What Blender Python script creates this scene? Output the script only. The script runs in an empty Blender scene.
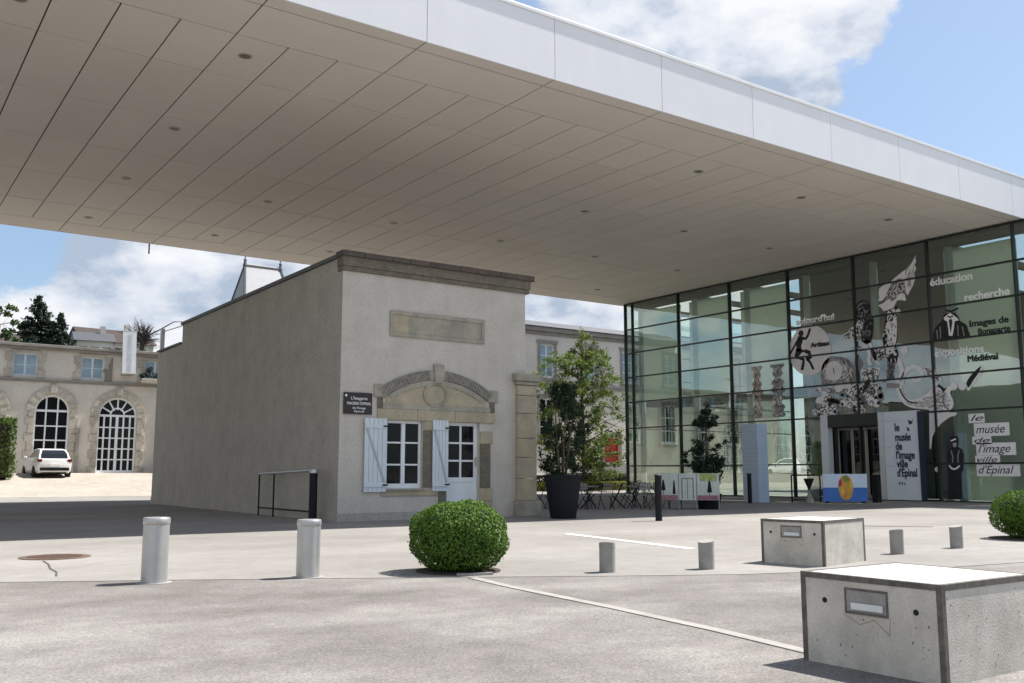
import bpy, bmesh, math, random
import numpy as np
from mathutils import Vector, Matrix, geometry

C = bpy.context.scene
COL = C.collection
R = math.radians
random.seed(7)

# ------------------------------------------------------------------ camera, sky, sun, exposure
cam_d = bpy.data.cameras.new('Camera')
cam = bpy.data.objects.new('Camera', cam_d)
COL.objects.link(cam)
cam.location = (0, 0, 1.2)
cam.rotation_euler = (R(90 + 7.8307), 0, R(-35.0134))
cam_d.sensor_width = 36
cam_d.lens = 36 * 950 / 1024
cam_d.clip_end = 3000
C.camera = cam

SUN_DIR = Vector((0.993 * math.cos(R(57)), -0.12 * math.cos(R(57)), math.sin(R(57)))).normalized()
sun_d = bpy.data.lights.new('Sun', 'SUN')
sun_d.energy = 4.7
sun_d.angle = R(0.55)
sun_d.color = (1.0, 0.955, 0.89)
sun = bpy.data.objects.new('Sun', sun_d)
sun.rotation_euler = SUN_DIR.to_track_quat('Z', 'Y').to_euler()
COL.objects.link(sun)

world = bpy.data.worlds.new('World')
C.world = world
world.use_nodes = True
C.view_settings.view_transform = 'Standard'
C.view_settings.look = 'None'
C.view_settings.exposure = 0.98
C.view_settings.gamma = 1.0
C.view_settings.use_curve_mapping = False


def build_sky():
    nt = world.node_tree
    N, L = nt.nodes, nt.links
    N.clear()
    out = N.new('ShaderNodeOutputWorld')
    bg = N.new('ShaderNodeBackground')
    bg.inputs['Strength'].default_value = 0.077
    sky = N.new('ShaderNodeTexSky')
    sky.sky_type = 'NISHITA'
    sky.sun_disc = False
    sky.sun_elevation = R(57)
    sky.sun_rotation = R(96.9)
    sky.air_density = 1.0
    sky.dust_density = 1.2
    sky.ozone_density = 1.0
    tc = N.new('ShaderNodeTexCoord')
    nrm = N.new('ShaderNodeVectorMath'); nrm.operation = 'NORMALIZE'
    L.new(tc.outputs['Generated'], nrm.inputs[0])
    # flatten the direction so clouds lie in level layers
    sep = N.new('ShaderNodeSeparateXYZ'); L.new(nrm.outputs[0], sep.inputs[0])

    def math_(op, a, b=None, c=None, clamp=False):
        m = N.new('ShaderNodeMath'); m.operation = op; m.use_clamp = clamp
        for i, v in enumerate((a, b, c)):
            if v is None: continue
            if isinstance(v, (int, float)): m.inputs[i].default_value = v
            else: L.new(v, m.inputs[i])
        return m.outputs[0]

    scl = N.new('ShaderNodeVectorMath'); scl.operation = 'MULTIPLY'
    scl.inputs[1].default_value = (1, 1, 1.7)
    L.new(nrm.outputs[0], scl.inputs[0])

    def noise(scale, detail, rough, off=(0, 0, 0)):
        mp = N.new('ShaderNodeMapping'); mp.inputs['Location'].default_value = off
        L.new(scl.outputs[0], mp.inputs[0])
        n = N.new('ShaderNodeTexNoise')
        n.inputs['Scale'].default_value = scale
        n.inputs['Detail'].default_value = detail
        n.inputs['Roughness'].default_value = rough
        L.new(mp.outputs[0], n.inputs['Vector'])
        return n.outputs['Fac']

    def lobe(d, r0, r1):
        dv = Vector(d).normalized()
        dot = N.new('ShaderNodeVectorMath'); dot.operation = 'DOT_PRODUCT'
        L.new(nrm.outputs[0], dot.inputs[0]); dot.inputs[1].default_value = dv
        mr = N.new('ShaderNodeMapRange'); mr.interpolation_type = 'SMOOTHSTEP'
        L.new(dot.outputs['Value'], mr.inputs['Value'])
        mr.inputs['From Min'].default_value = math.cos(R(r1)); mr.inputs['From Max'].default_value = math.cos(R(r0))
        return mr.outputs[0]

    def cloud_bank(lobes):
        acc = None
        for l in lobes:
            acc = l if acc is None else math_('MAXIMUM', acc, l)
        return acc

    big = noise(5.5, 12, 0.55, (0.3, 1.1, 0.2))
    fine = noise(14, 8, 0.6, (2.3, 0.1, 0.7))
    base = math_('ADD', math_('MULTIPLY', big, 0.75), math_('MULTIPLY', fine, 0.25))
    # cloud banks in fixed parts of the sky: towards the hill, over the roof edge, overhead and behind
    white = cloud_bank([lobe(d, a, b) for d, a, b in CLOUDS])
    clear = cloud_bank([lobe(d, a, b) for d, a, b in CLEAR])
    bias = math_('SUBTRACT', math_('MULTIPLY', white, 0.20), math_('MULTIPLY', clear, 0.20))
    dens = math_('ADD', base, bias)
    mr = N.new('ShaderNodeMapRange'); mr.interpolation_type = 'SMOOTHSTEP'
    L.new(dens, mr.inputs['Value'])
    mr.inputs['From Min'].default_value = 0.55; mr.inputs['From Max'].default_value = 0.62
    cover = mr.outputs[0]
    # bright sunlit billows and grey bases
    shade = noise(5.5, 9, 0.55, (5.0, 2.2, 1.12))
    grey = cloud_bank([lobe(d, a, b) for d, a, b in GREY])
    shade = math_('SUBTRACT', shade, math_('MULTIPLY', grey, 0.09))
    sr = N.new('ShaderNodeValToRGB'); L.new(math_('ADD', shade, math_('MULTIPLY', math_('SUBTRACT', dens, 0.66), 0.15)), sr.inputs[0])
    sr.color_ramp.elements[0].position = 0.40; sr.color_ramp.elements[0].color = (3.0, 3.6, 4.5, 1)
    sr.color_ramp.elements[1].position = 0.55; sr.color_ramp.elements[1].color = (6.3, 6.4, 6.6, 1)
    e = sr.color_ramp.elements.new(0.47); e.color = (5.0, 5.3, 5.9, 1)
    # thin high haze lightens the blue a little everywhere
    hz = N.new('ShaderNodeMixRGB'); hz.inputs[0].default_value = 0.32
    L.new(sky.outputs[0], hz.inputs[1]); hz.inputs[2].default_value = (2.9, 4.3, 6.3, 1)
    mx = N.new('ShaderNodeMixRGB'); L.new(cover, mx.inputs[0])
    L.new(hz.outputs[0], mx.inputs[1]); L.new(sr.outputs[0], mx.inputs[2])
    L.new(mx.outputs[0], bg.inputs['Color'])
    L.new(bg.outputs[0], out.inputs['Surface'])


CLOUDS = [((0.12, 0.975, 0.165), 3, 8), ((0.20, 0.965, 0.16), 4, 9), ((0.27, 0.945, 0.18), 4, 10), ((0.33, 0.9, 0.2), 4, 13), ((0.66, 0.605, 0.445), 5, 10), ((0.742, 0.52, 0.432), 4, 7.5), ((0.66, 0.63, 0.405), 4, 7), ((0.695, 0.60, 0.39), 2.5, 5.5),
          ((0.62, 0.77, 0.15), 3, 9), ((-0.6, -0.5, 0.6), 20, 45), ((-0.8, 0.5, 0.35), 14, 34)]
CLEAR = [((0.82, 0.46, 0.34), 4, 8), ((0.82, 0.38, 0.43), 2, 5.5), ((0.09, 0.968, 0.232), 0.5, 5.2)]
GREY = [((0.235, 0.948, 0.212), 2, 7), ((0.30, 0.93, 0.20), 1, 6), ((0.19, 0.965, 0.18), 0.5, 3.0)]
build_sky()


# ------------------------------------------------------------------ materials
def mat(name, col, rough=0.8, metal=0.0, var=0.12, scale=3.0, fine=0.0, fscale=60.0, bump=0.0, bscale=40.0,
        spec=0.5, streak=0.0, coord='Object', tint=None, island=0.0):
    m = bpy.data.materials.new(name)
    m.use_nodes = True
    nt = m.node_tree; N, L = nt.nodes, nt.links
    b = N['Principled BSDF']
    b.inputs['Roughness'].default_value = rough
    b.inputs['Metallic'].default_value = metal
    b.inputs['Specular IOR Level'].default_value = spec
    tc = N.new('ShaderNodeTexCoord')
    src = tc.outputs[coord]

    def noise(sc, det=5, vec=None):
        n = N.new('ShaderNodeTexNoise'); n.inputs['Scale'].default_value = sc
        n.inputs['Detail'].default_value = det; n.inputs['Roughness'].default_value = 0.6
        L.new(vec or src, n.inputs['Vector']); return n.outputs['Fac']
    cur = None

    def mul(cur, fac_socket, amount):
        mr = N.new('ShaderNodeMapRange')
        mr.inputs['From Min'].default_value = 0.3; mr.inputs['From Max'].default_value = 0.7
        mr.inputs['To Min'].default_value = 1 - amount; mr.inputs['To Max'].default_value = 1 + amount
        L.new(fac_socket, mr.inputs['Value'])
        mx = N.new('ShaderNodeVectorMath'); mx.operation = 'SCALE'
        if cur is None: mx.inputs[0].default_value = col[:3]
        else: L.new(cur, mx.inputs[0])
        L.new(mr.outputs[0], mx.inputs['Scale'])
        return mx.outputs[0]
    if tint:
        mx = N.new('ShaderNodeMixRGB'); mr = N.new('ShaderNodeMapRange')
        mr.inputs['From Min'].default_value = 0.42; mr.inputs['From Max'].default_value = 0.6
        L.new(noise(scale * 0.7, 6), mr.inputs['Value'])
        L.new(mr.outputs[0], mx.inputs[0]); mx.inputs[1].default_value = (*col[:3], 1); mx.inputs[2].default_value = (*tint, 1)
        cur = mx.outputs[0]
    if var: cur = mul(cur, noise(scale), var)
    if fine: cur = mul(cur, noise(fscale, 3), fine)
    if island:
        gi = N.new('ShaderNodeNewGeometry'); mi_ = N.new('ShaderNodeMapRange'); L.new(gi.outputs['Random Per Island'], mi_.inputs['Value'])
        mi_.inputs['To Min'].default_value = 0.3; mi_.inputs['To Max'].default_value = 0.7
        cur = mul(cur, mi_.outputs[0], island)
    if streak:
        mp = N.new('ShaderNodeMapping'); mp.inputs['Scale'].default_value = (1, 1, 0.12); L.new(src, mp.inputs[0])
        cur = mul(cur, noise(scale * 2.2, 6, mp.outputs[0]), streak)
    if cur is None: b.inputs['Base Color'].default_value = (*col[:3], 1)
    else: L.new(cur, b.inputs['Base Color'])
    if bump:
        bp = N.new('ShaderNodeBump'); bp.inputs['Strength'].default_value = bump; bp.inputs['Distance'].default_value = 0.02
        L.new(noise(bscale, 4), bp.inputs['Height']); L.new(bp.outputs[0], b.inputs['Normal'])
    return m


def leaf_mat(name, c1, c2, transl=0.35, rough=0.6):
    m = bpy.data.materials.new(name); m.use_nodes = True
    nt = m.node_tree; N, L = nt.nodes, nt.links
    b = N['Principled BSDF']; out = N['Material Output']
    g = N.new('ShaderNodeNewGeometry')
    r = N.new('ShaderNodeValToRGB'); L.new(g.outputs['Random Per Island'], r.inputs[0])
    r.color_ramp.elements[0].color = (*c1, 1); r.color_ramp.elements[1].color = (*c2, 1)
    L.new(r.outputs[0], b.inputs['Base Color']); b.inputs['Roughness'].default_value = rough
    b.inputs['Specular IOR Level'].default_value = 0.25
    t = N.new('ShaderNodeBsdfTranslucent'); L.new(r.outputs[0], t.inputs[0])
    mx = N.new('ShaderNodeMixShader'); mx.inputs[0].default_value = transl
    L.new(b.outputs[0], mx.inputs[1]); L.new(t.outputs[0], mx.inputs[2]); L.new(mx.outputs[0], out.inputs[0])
    return m


def glass_mat(name, tint, refl=0.08, rough=0.0):
    m = bpy.data.materials.new(name); m.use_nodes = True
    nt = m.node_tree; N, L = nt.nodes, nt.links
    N.remove(N['Principled BSDF']); out = N['Material Output']
    t = N.new('ShaderNodeBsdfTransparent'); t.inputs[0].default_value = (*tint, 1)
    g = N.new('ShaderNodeBsdfGlossy'); g.inputs['Roughness'].default_value = rough
    g.inputs[0].default_value = (0.93, 1.0, 0.97, 1)
    lw = N.new('ShaderNodeLayerWeight'); lw.inputs['Blend'].default_value = 0.5
    f = N.new('ShaderNodeMath'); f.operation = 'POWER'; L.new(lw.outputs['Facing'], f.inputs[0]); f.inputs[1].default_value = 4.0
    a = N.new('ShaderNodeMath'); a.operation = 'ADD'; a.use_clamp = True
    L.new(f.outputs[0], a.inputs[0]); a.inputs[1].default_value = refl
    mx = N.new('ShaderNodeMixShader'); L.new(a.outputs[0], mx.inputs[0])
    # a very slight waviness of the panes
    tc = N.new('ShaderNodeTexCoord'); n = N.new('ShaderNodeTexNoise'); n.inputs['Scale'].default_value = 0.7
    L.new(tc.outputs['Object'], n.inputs['Vector'])
    bp = N.new('ShaderNodeBump'); bp.inputs['Strength'].default_value = 0.06; bp.inputs['Distance'].default_value = 0.05
    L.new(n.outputs['Fac'], bp.inputs['Height']); L.new(bp.outputs[0], g.inputs['Normal'])
    L.new(t.outputs[0], mx.inputs[1]); L.new(g.outputs[0], mx.inputs[2]); L.new(mx.outputs[0], out.inputs[0])
    return m


def ground_mat(name, c1, c2, c3, grain, stretch=(1, 1, 1), rot=0.0, patch=0.35):
    """weathered asphalt or gravel: broad worn patches, mid-size mottling, stone-size grain"""
    m = bpy.data.materials.new(name); m.use_nodes = True
    nt = m.node_tree; N, L = nt.nodes, nt.links
    b = N['Principled BSDF']; b.inputs['Roughness'].default_value = 0.92; b.inputs['Specular IOR Level'].default_value = 0.25
    tc = N.new('ShaderNodeTexCoord')
    mp = N.new('ShaderNodeMapping'); mp.inputs['Scale'].default_value = stretch; mp.inputs['Rotation'].default_value = (0, 0, rot)
    L.new(tc.outputs['Object'], mp.inputs[0])

    def noise(sc, det, vec, rough=0.6):
        n = N.new('ShaderNodeTexNoise'); n.inputs['Scale'].default_value = sc; n.inputs['Detail'].default_value = det
        n.inputs['Roughness'].default_value = rough; L.new(vec, n.inputs['Vector']); return n.outputs['Fac']
    big = noise(patch, 7, mp.outputs[0], 0.62)
    r = N.new('ShaderNodeValToRGB'); L.new(big, r.inputs[0])
    r.color_ramp.elements[0].position = 0.36; r.color_ramp.elements[0].color = (*c1, 1)
    r.color_ramp.elements[1].position = 0.64; r.color_ramp.elements[1].color = (*c3, 1)
    e = r.color_ramp.elements.new(0.5); e.color = (*c2, 1)
    mid = noise(3.2, 6, tc.outputs['Object'], 0.7)
    v = N.new('ShaderNodeTexVoronoi'); v.inputs['Scale'].default_value = 85; L.new(tc.outputs['Object'], v.inputs['Vector'])
    fn = noise(55, 5, tc.outputs['Object'], 0.75)

    def mul(cur, s, lo, hi, a=0.3, bb=0.7):
        mr = N.new('ShaderNodeMapRange'); mr.inputs['From Min'].default_value = a; mr.inputs['From Max'].default_value = bb
        mr.inputs['To Min'].default_value = lo; mr.inputs['To Max'].default_value = hi; L.new(s, mr.inputs['Value'])
        mx = N.new('ShaderNodeVectorMath'); mx.operation = 'SCALE'; L.new(cur, mx.inputs[0]); L.new(mr.outputs[0], mx.inputs['Scale'])
        return mx.outputs[0]
    cur = mul(r.outputs[0], mid, 0.9, 1.1)
    cur = mul(cur, fn, 1 - grain, 1 + grain, 0.32, 0.68)
    sp = N.new('ShaderNodeSeparateXYZ'); L.new(v.outputs['Color'], sp.inputs[0])
    cur = mul(cur, sp.outputs[0], 1 - grain * 0.7, 1 + grain * 0.7, 0, 1)
    L.new(cur, b.inputs['Base Color'])
    bp = N.new('ShaderNodeBump'); bp.inputs['Strength'].default_value = 0.35; bp.inputs['Distance'].default_value = 0.008
    L.new(fn, bp.inputs['Height']); L.new(bp.outputs[0], b.inputs['Normal'])
    return m


def brick_mat(name, c1, c2, mortar, scale, bw=0.5, bh=0.25):
    m = bpy.data.materials.new(name); m.use_nodes = True
    nt = m.node_tree; N, L = nt.nodes, nt.links
    b = N['Principled BSDF']; b.inputs['Roughness'].default_value = 0.9
    tc = N.new('ShaderNodeTexCoord')
    mp = N.new('ShaderNodeMapping'); mp.inputs['Rotation'].default_value = (R(90), 0, 0); L.new(tc.outputs['Object'], mp.inputs[0])
    t = N.new('ShaderNodeTexBrick'); L.new(mp.outputs[0], t.inputs['Vector'])
    t.inputs['Color1'].default_value = (*c1, 1); t.inputs['Color2'].default_value = (*c2, 1); t.inputs['Mortar'].default_value = (*mortar, 1)
    t.inputs['Scale'].default_value = scale; t.inputs['Brick Width'].default_value = bw; t.inputs['Row Height'].default_value = bh
    t.inputs['Mortar Size'].default_value = 0.02
    n = N.new('ShaderNodeTexNoise'); n.inputs['Scale'].default_value = 5; L.new(tc.outputs['Object'], n.inputs['Vector'])
    mr = N.new('ShaderNodeMapRange'); mr.inputs['To Min'].default_value = 0.6; mr.inputs['To Max'].default_value = 1.4; L.new(n.outputs['Fac'], mr.inputs['Value'])
    mx = N.new('ShaderNodeVectorMath'); mx.operation = 'SCALE'; L.new(t.outputs[0], mx.inputs[0]); L.new(mr.outputs[0], mx.inputs['Scale'])
    L.new(mx.outputs[0], b.inputs['Base Color'])
    return m


M = {
    'ground': ground_mat('pale asphalt', (0.20, 0.189, 0.176), (0.237, 0.225, 0.211), (0.275, 0.263, 0.247), 0.11, (0.8, 1.25, 1), R(30), 0.22),
    'fore': ground_mat('worn grey brown asphalt', (0.130, 0.119, 0.111), (0.180, 0.167, 0.158), (0.245, 0.231, 0.218), 0.32, (0.85, 1.2, 1), R(30), 0.42),
    'gravel': ground_mat('pale gravel', (0.315, 0.282, 0.242), (0.345, 0.31, 0.268), (0.375, 0.34, 0.295), 0.10, (1, 1, 1), 0, 0.4),
    'kerb': mat('pale concrete kerb', (0.285, 0.272, 0.25), 0.9, var=0.15, scale=4, fine=0.12, fscale=80),
    'paint': mat('road paint', (0.52, 0.51, 0.485), 0.85, var=0.25, scale=6, fine=0.12),
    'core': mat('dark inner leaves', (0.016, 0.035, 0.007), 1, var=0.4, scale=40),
    'soil': mat('dark soil', (0.05, 0.04, 0.03), 1, var=0.3, scale=20, bump=0.6),
    'soffit': mat('white soffit board', (0.72, 0.67, 0.605), 0.75, var=0.035, scale=0.35, fine=0.015, fscale=14, island=0.03),
    'gap': mat('dark joint', (0.04, 0.038, 0.035), 0.95, var=0),
    'fascia': mat('white metal cladding', (0.81, 0.81, 0.82), 0.45, var=0.02, scale=1.1, island=0.012, streak=0.012),
    'lip': mat('white metal edge', (0.82, 0.82, 0.82), 0.35, var=0.02),
    'dark': mat('black powder coat', (0.009, 0.010, 0.012), 0.6, var=0.1, scale=8, spec=0.25),
    'lamp': mat('downlight reflector', (0.22, 0.2, 0.18), 0.5, 0.3, var=0.05),
    'ring': mat('downlight ring', (0.42, 0.40, 0.37), 0.5, 0.2, var=0.05),
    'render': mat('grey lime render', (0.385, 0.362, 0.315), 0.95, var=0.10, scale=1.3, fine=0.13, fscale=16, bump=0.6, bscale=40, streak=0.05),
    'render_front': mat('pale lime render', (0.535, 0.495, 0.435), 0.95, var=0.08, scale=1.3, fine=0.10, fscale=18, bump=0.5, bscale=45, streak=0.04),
    'stone': mat('ochre sandstone', (0.43, 0.365, 0.25), 0.9, var=0.12, scale=3, fine=0.12, fscale=30, bump=0.3, tint=(0.37, 0.325, 0.24)),
    'stone_grey': mat('grey sandstone', (0.37, 0.34, 0.27), 0.9, var=0.14, scale=3, fine=0.12, fscale=30, bump=0.3, tint=(0.30, 0.28, 0.225)),
    'stone_joint': mat('stone joint', (0.21, 0.18, 0.135), 0.95, var=0.1),
    'brick': brick_mat('olive brick', (0.16, 0.138, 0.10), (0.115, 0.10, 0.072), (0.19, 0.17, 0.13), 2.2, 0.22, 0.12),
    'voussoir': mat('dark brick voussoir', (0.23, 0.21, 0.175), 0.9, var=0.3, scale=9, fine=0.1),
    'cap_red': mat('weathered red sandstone cap', (0.105, 0.078, 0.064), 0.9, var=0.3, scale=2.2, fine=0.15, tint=(0.08, 0.074, 0.062)),
    'coping': mat('dark zinc coping', (0.10, 0.10, 0.095), 0.6, 0.2, var=0.15),
    'white_paint': mat('white painted wood', (0.74, 0.77, 0.79), 0.55, var=0.05, scale=3, fine=0.04),
    'shutter': mat('pale grey blue painted wood', (0.60, 0.655, 0.69), 0.6, var=0.05, scale=3, fine=0.05),
    'shutter_line': mat('shutter groove', (0.40, 0.44, 0.47), 0.8, var=0.1),
    'pane': mat('dark window pane', (0.008, 0.010, 0.011), 0.04, var=0.2, scale=0.8, spec=0.2),
    'pane_blue': mat('glossy pale blue pane', (0.26, 0.36, 0.43), 0.12, var=0.25, scale=1.4, spec=0.6),  # pale blue-grey is the colour of the pane surface itself
    'steel': mat('brushed stainless steel', (0.50, 0.50, 0.485), 0.42, 0.75, var=0.06, scale=5, fine=0.05, fscale=60, streak=0.05),
    'steel_dull': mat('dull grey painted steel', (0.29, 0.28, 0.265), 0.7, 0.15, var=0.12, scale=8, fine=0.1, fscale=50),
    'iron': mat('rusty cast iron', (0.13, 0.085, 0.065), 0.8, 0.2, var=0.3, scale=12, fine=0.2),
    'concrete': mat('cast concrete', (0.54, 0.515, 0.46), 0.9, var=0.14, scale=4, fine=0.1, fscale=60, bump=0.25, bscale=70, tint=(0.45, 0.425, 0.37)),
    'concrete_top': mat('smooth pale concrete', (0.50, 0.485, 0.455), 0.85, tint=(0.44, 0.425, 0.39), var=0.05, scale=3, fine=0.05, fscale=60),
    'trim': mat('weathered steel angle', (0.125, 0.118, 0.105), 0.8, 0.2, var=0.4, scale=14),
    'tar': mat('tar seal', (0.075, 0.068, 0.062), 0.9, var=0.2, scale=9),
    'pit': mat('pit shadow grey', (0.17, 0.16, 0.14), 1, var=0.3, scale=30),
    'stain': mat('damp stain', (0.20, 0.19, 0.165), 0.95, var=0.2, scale=20),
    'alu': mat('brushed aluminium', (0.62, 0.66, 0.69), 0.35, 0.6, var=0.05),
    'mullion': mat('dark green grey aluminium', (0.022, 0.028, 0.027), 0.4, 0.2, var=0.1),
    'blind': mat('pale green inner wall', (0.56, 0.66, 0.58), 0.9, var=0.05, scale=0.8),
    'blind_cloth': leaf_mat('pale green translucent blind', (0.60, 0.66, 0.60), (0.60, 0.66, 0.60), 0.36),
    'inner': mat('darkened museum interior', (0.028, 0.03, 0.028), 0.9, var=0.15),  # interior dimness put into the colour, darkened for the central bays
    'inner_floor': mat('grey museum floor', (0.22, 0.22, 0.21), 0.6, var=0.1),
    'column': mat('blue grey steel column', (0.34, 0.42, 0.43), 0.5, var=0.08),
    'film_white': mat('white vinyl film', (0.86, 0.845, 0.85), 0.6, var=0.06, scale=2.5),
    'film_grey': mat('grey vinyl film', (0.30, 0.29, 0.295), 0.6, var=0.25, scale=3),
    'film_dark': mat('dark grey vinyl film', (0.06, 0.058, 0.062), 0.6, var=0.3, scale=3),
    'film_black': mat('black vinyl film', (0.012, 0.012, 0.016), 0.6, var=0.2, scale=3),
    'film_tan': mat('printed tan vinyl', (0.42, 0.36, 0.30), 0.6, var=0.3, scale=6),
    'letters': mat('white lettering', (0.88, 0.88, 0.88), 0.6, var=0),
    'sign_white': mat('pale blue white panel', (0.70, 0.77, 0.84), 0.5, var=0.03),
    'ink': mat('blue black ink', (0.02, 0.025, 0.05), 0.6, var=0),
    'ink_faint': mat('faint grey ink', (0.52, 0.56, 0.62), 0.6, var=0),
    'sign_brown': mat('dark brown enamel', (0.022, 0.012, 0.010), 0.4, var=0.1),
    'blue_block': mat('pale blue block', (0.45, 0.54, 0.66), 0.6, var=0.05, scale=2),
    'blue_gap': mat('blue block joint', (0.20, 0.28, 0.40), 0.7, var=0),
    'poster_blue': mat('poster blue', (0.045, 0.16, 0.52), 0.5, var=0.12, scale=3),
    'poster_white': mat('poster pale blue', (0.62, 0.72, 0.85), 0.5, var=0.05, scale=3),
    'orange': mat('poster orange', (0.66, 0.24, 0.05), 0.5, var=0.3, scale=5, tint=(0.62, 0.36, 0.05)),
    'yellow': mat('poster yellow', (0.66, 0.48, 0.07), 0.5, var=0.2, scale=8),
    'green_ink': mat('poster green', (0.20, 0.26, 0.04), 0.5, var=0.2, scale=8),
    'crimson': mat('poster crimson', (0.42, 0.03, 0.07), 0.5, var=0.2, scale=8),
    'red': mat('red painted door', (0.42, 0.02, 0.02), 0.5, var=0.06),
    'panel_print': mat('pale printed panel', (0.60, 0.65, 0.60), 0.6, var=0.12, scale=4),
    'panel_green': mat('olive print', (0.36, 0.42, 0.14), 0.6, var=0.4, scale=9),
    'panel_pink': mat('dusty pink print', (0.34, 0.16, 0.18), 0.6, var=0.5, scale=14),
    'planter': mat('charcoal planter', (0.012, 0.014, 0.018), 0.75, var=0.1, spec=0.2),
    'wall_left': mat('cream lime render', (0.58, 0.54, 0.475), 0.95, var=0.10, scale=0.5, fine=0.06, fscale=6, streak=0.06),
    'wall_far': mat('pale pinkish render', (0.64, 0.59, 0.52), 0.95, var=0.07, scale=0.5, fine=0.05, fscale=6, streak=0.06),
    'surround': mat('weathered ochre stone', (0.41, 0.375, 0.315), 0.95, var=0.2, scale=2, fine=0.14, fscale=9),
    'cornice': mat('grey cornice stone', (0.27, 0.25, 0.225), 0.95, var=0.15, scale=2),
    'roof_zinc': mat('dark zinc roof', (0.09, 0.09, 0.095), 0.5, 0.2, var=0.1),
    'roof_brown': mat('brown tile roof', (0.05, 0.034, 0.032), 0.9, var=0.2, scale=2),
    'roof_pale': mat('pale slate roof', (0.27, 0.28, 0.29), 0.6, var=0.06, scale=1.4),
    'lead': mat('lead flashing', (0.06, 0.065, 0.08), 0.6, var=0.1),
    'car_paint': mat('white car paint', (0.78, 0.78, 0.78), 0.25, var=0.01, spec=0.6),
    'car_glass': mat('car glass', (0.012, 0.014, 0.016), 0.08, var=0, spec=0.6),
    'rubber': mat('tyre rubber', (0.012, 0.012, 0.012), 0.85, var=0.1),
    'tail': mat('tail lamp red', (0.16, 0.012, 0.012), 0.2, var=0.1),
    'bark': mat('bark', (0.09, 0.07, 0.05), 0.95, var=0.25, scale=8, bump=0.4),
    'hill': mat('wooded hill', (0.055, 0.075, 0.045), 1, var=0.4, scale=0.12, fine=0.3, fscale=0.9),
    'grass': leaf_mat('sunlit low hedge leaf', (0.16, 0.20, 0.02), (0.30, 0.30, 0.04)),
    'box_leaf': leaf_mat('box leaf', (0.045, 0.105, 0.012), (0.115, 0.205, 0.025), 0.3, 0.65),
    'hedge_leaf': leaf_mat('hedge leaf', (0.045, 0.09, 0.018), (0.10, 0.16, 0.03), 0.3),
    'dark_leaf': leaf_mat('dark evergreen leaf', (0.010, 0.022, 0.012), (0.03, 0.05, 0.026), 0.15),
    'shrub_leaf': leaf_mat('dark shrub leaf', (0.012, 0.028, 0.014), (0.042, 0.07, 0.036), 0.25),
    'tree_leaf': leaf_mat('light green leaf', (0.055, 0.10, 0.018), (0.19, 0.25, 0.055), 0.45),
    'far_leaf': leaf_mat('far green leaf', (0.03, 0.06, 0.02), (0.08, 0.12, 0.04), 0.3),
    'twig': mat('grey brown twig', (0.055, 0.048, 0.045), 0.95, var=0.2),
    'glass': glass_mat('green tinted facade glass', (0.86, 0.91, 0.87), 0.15),
    'glass_door': glass_mat('dark door glass', (0.22, 0.25, 0.25), 0.05),
}


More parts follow.
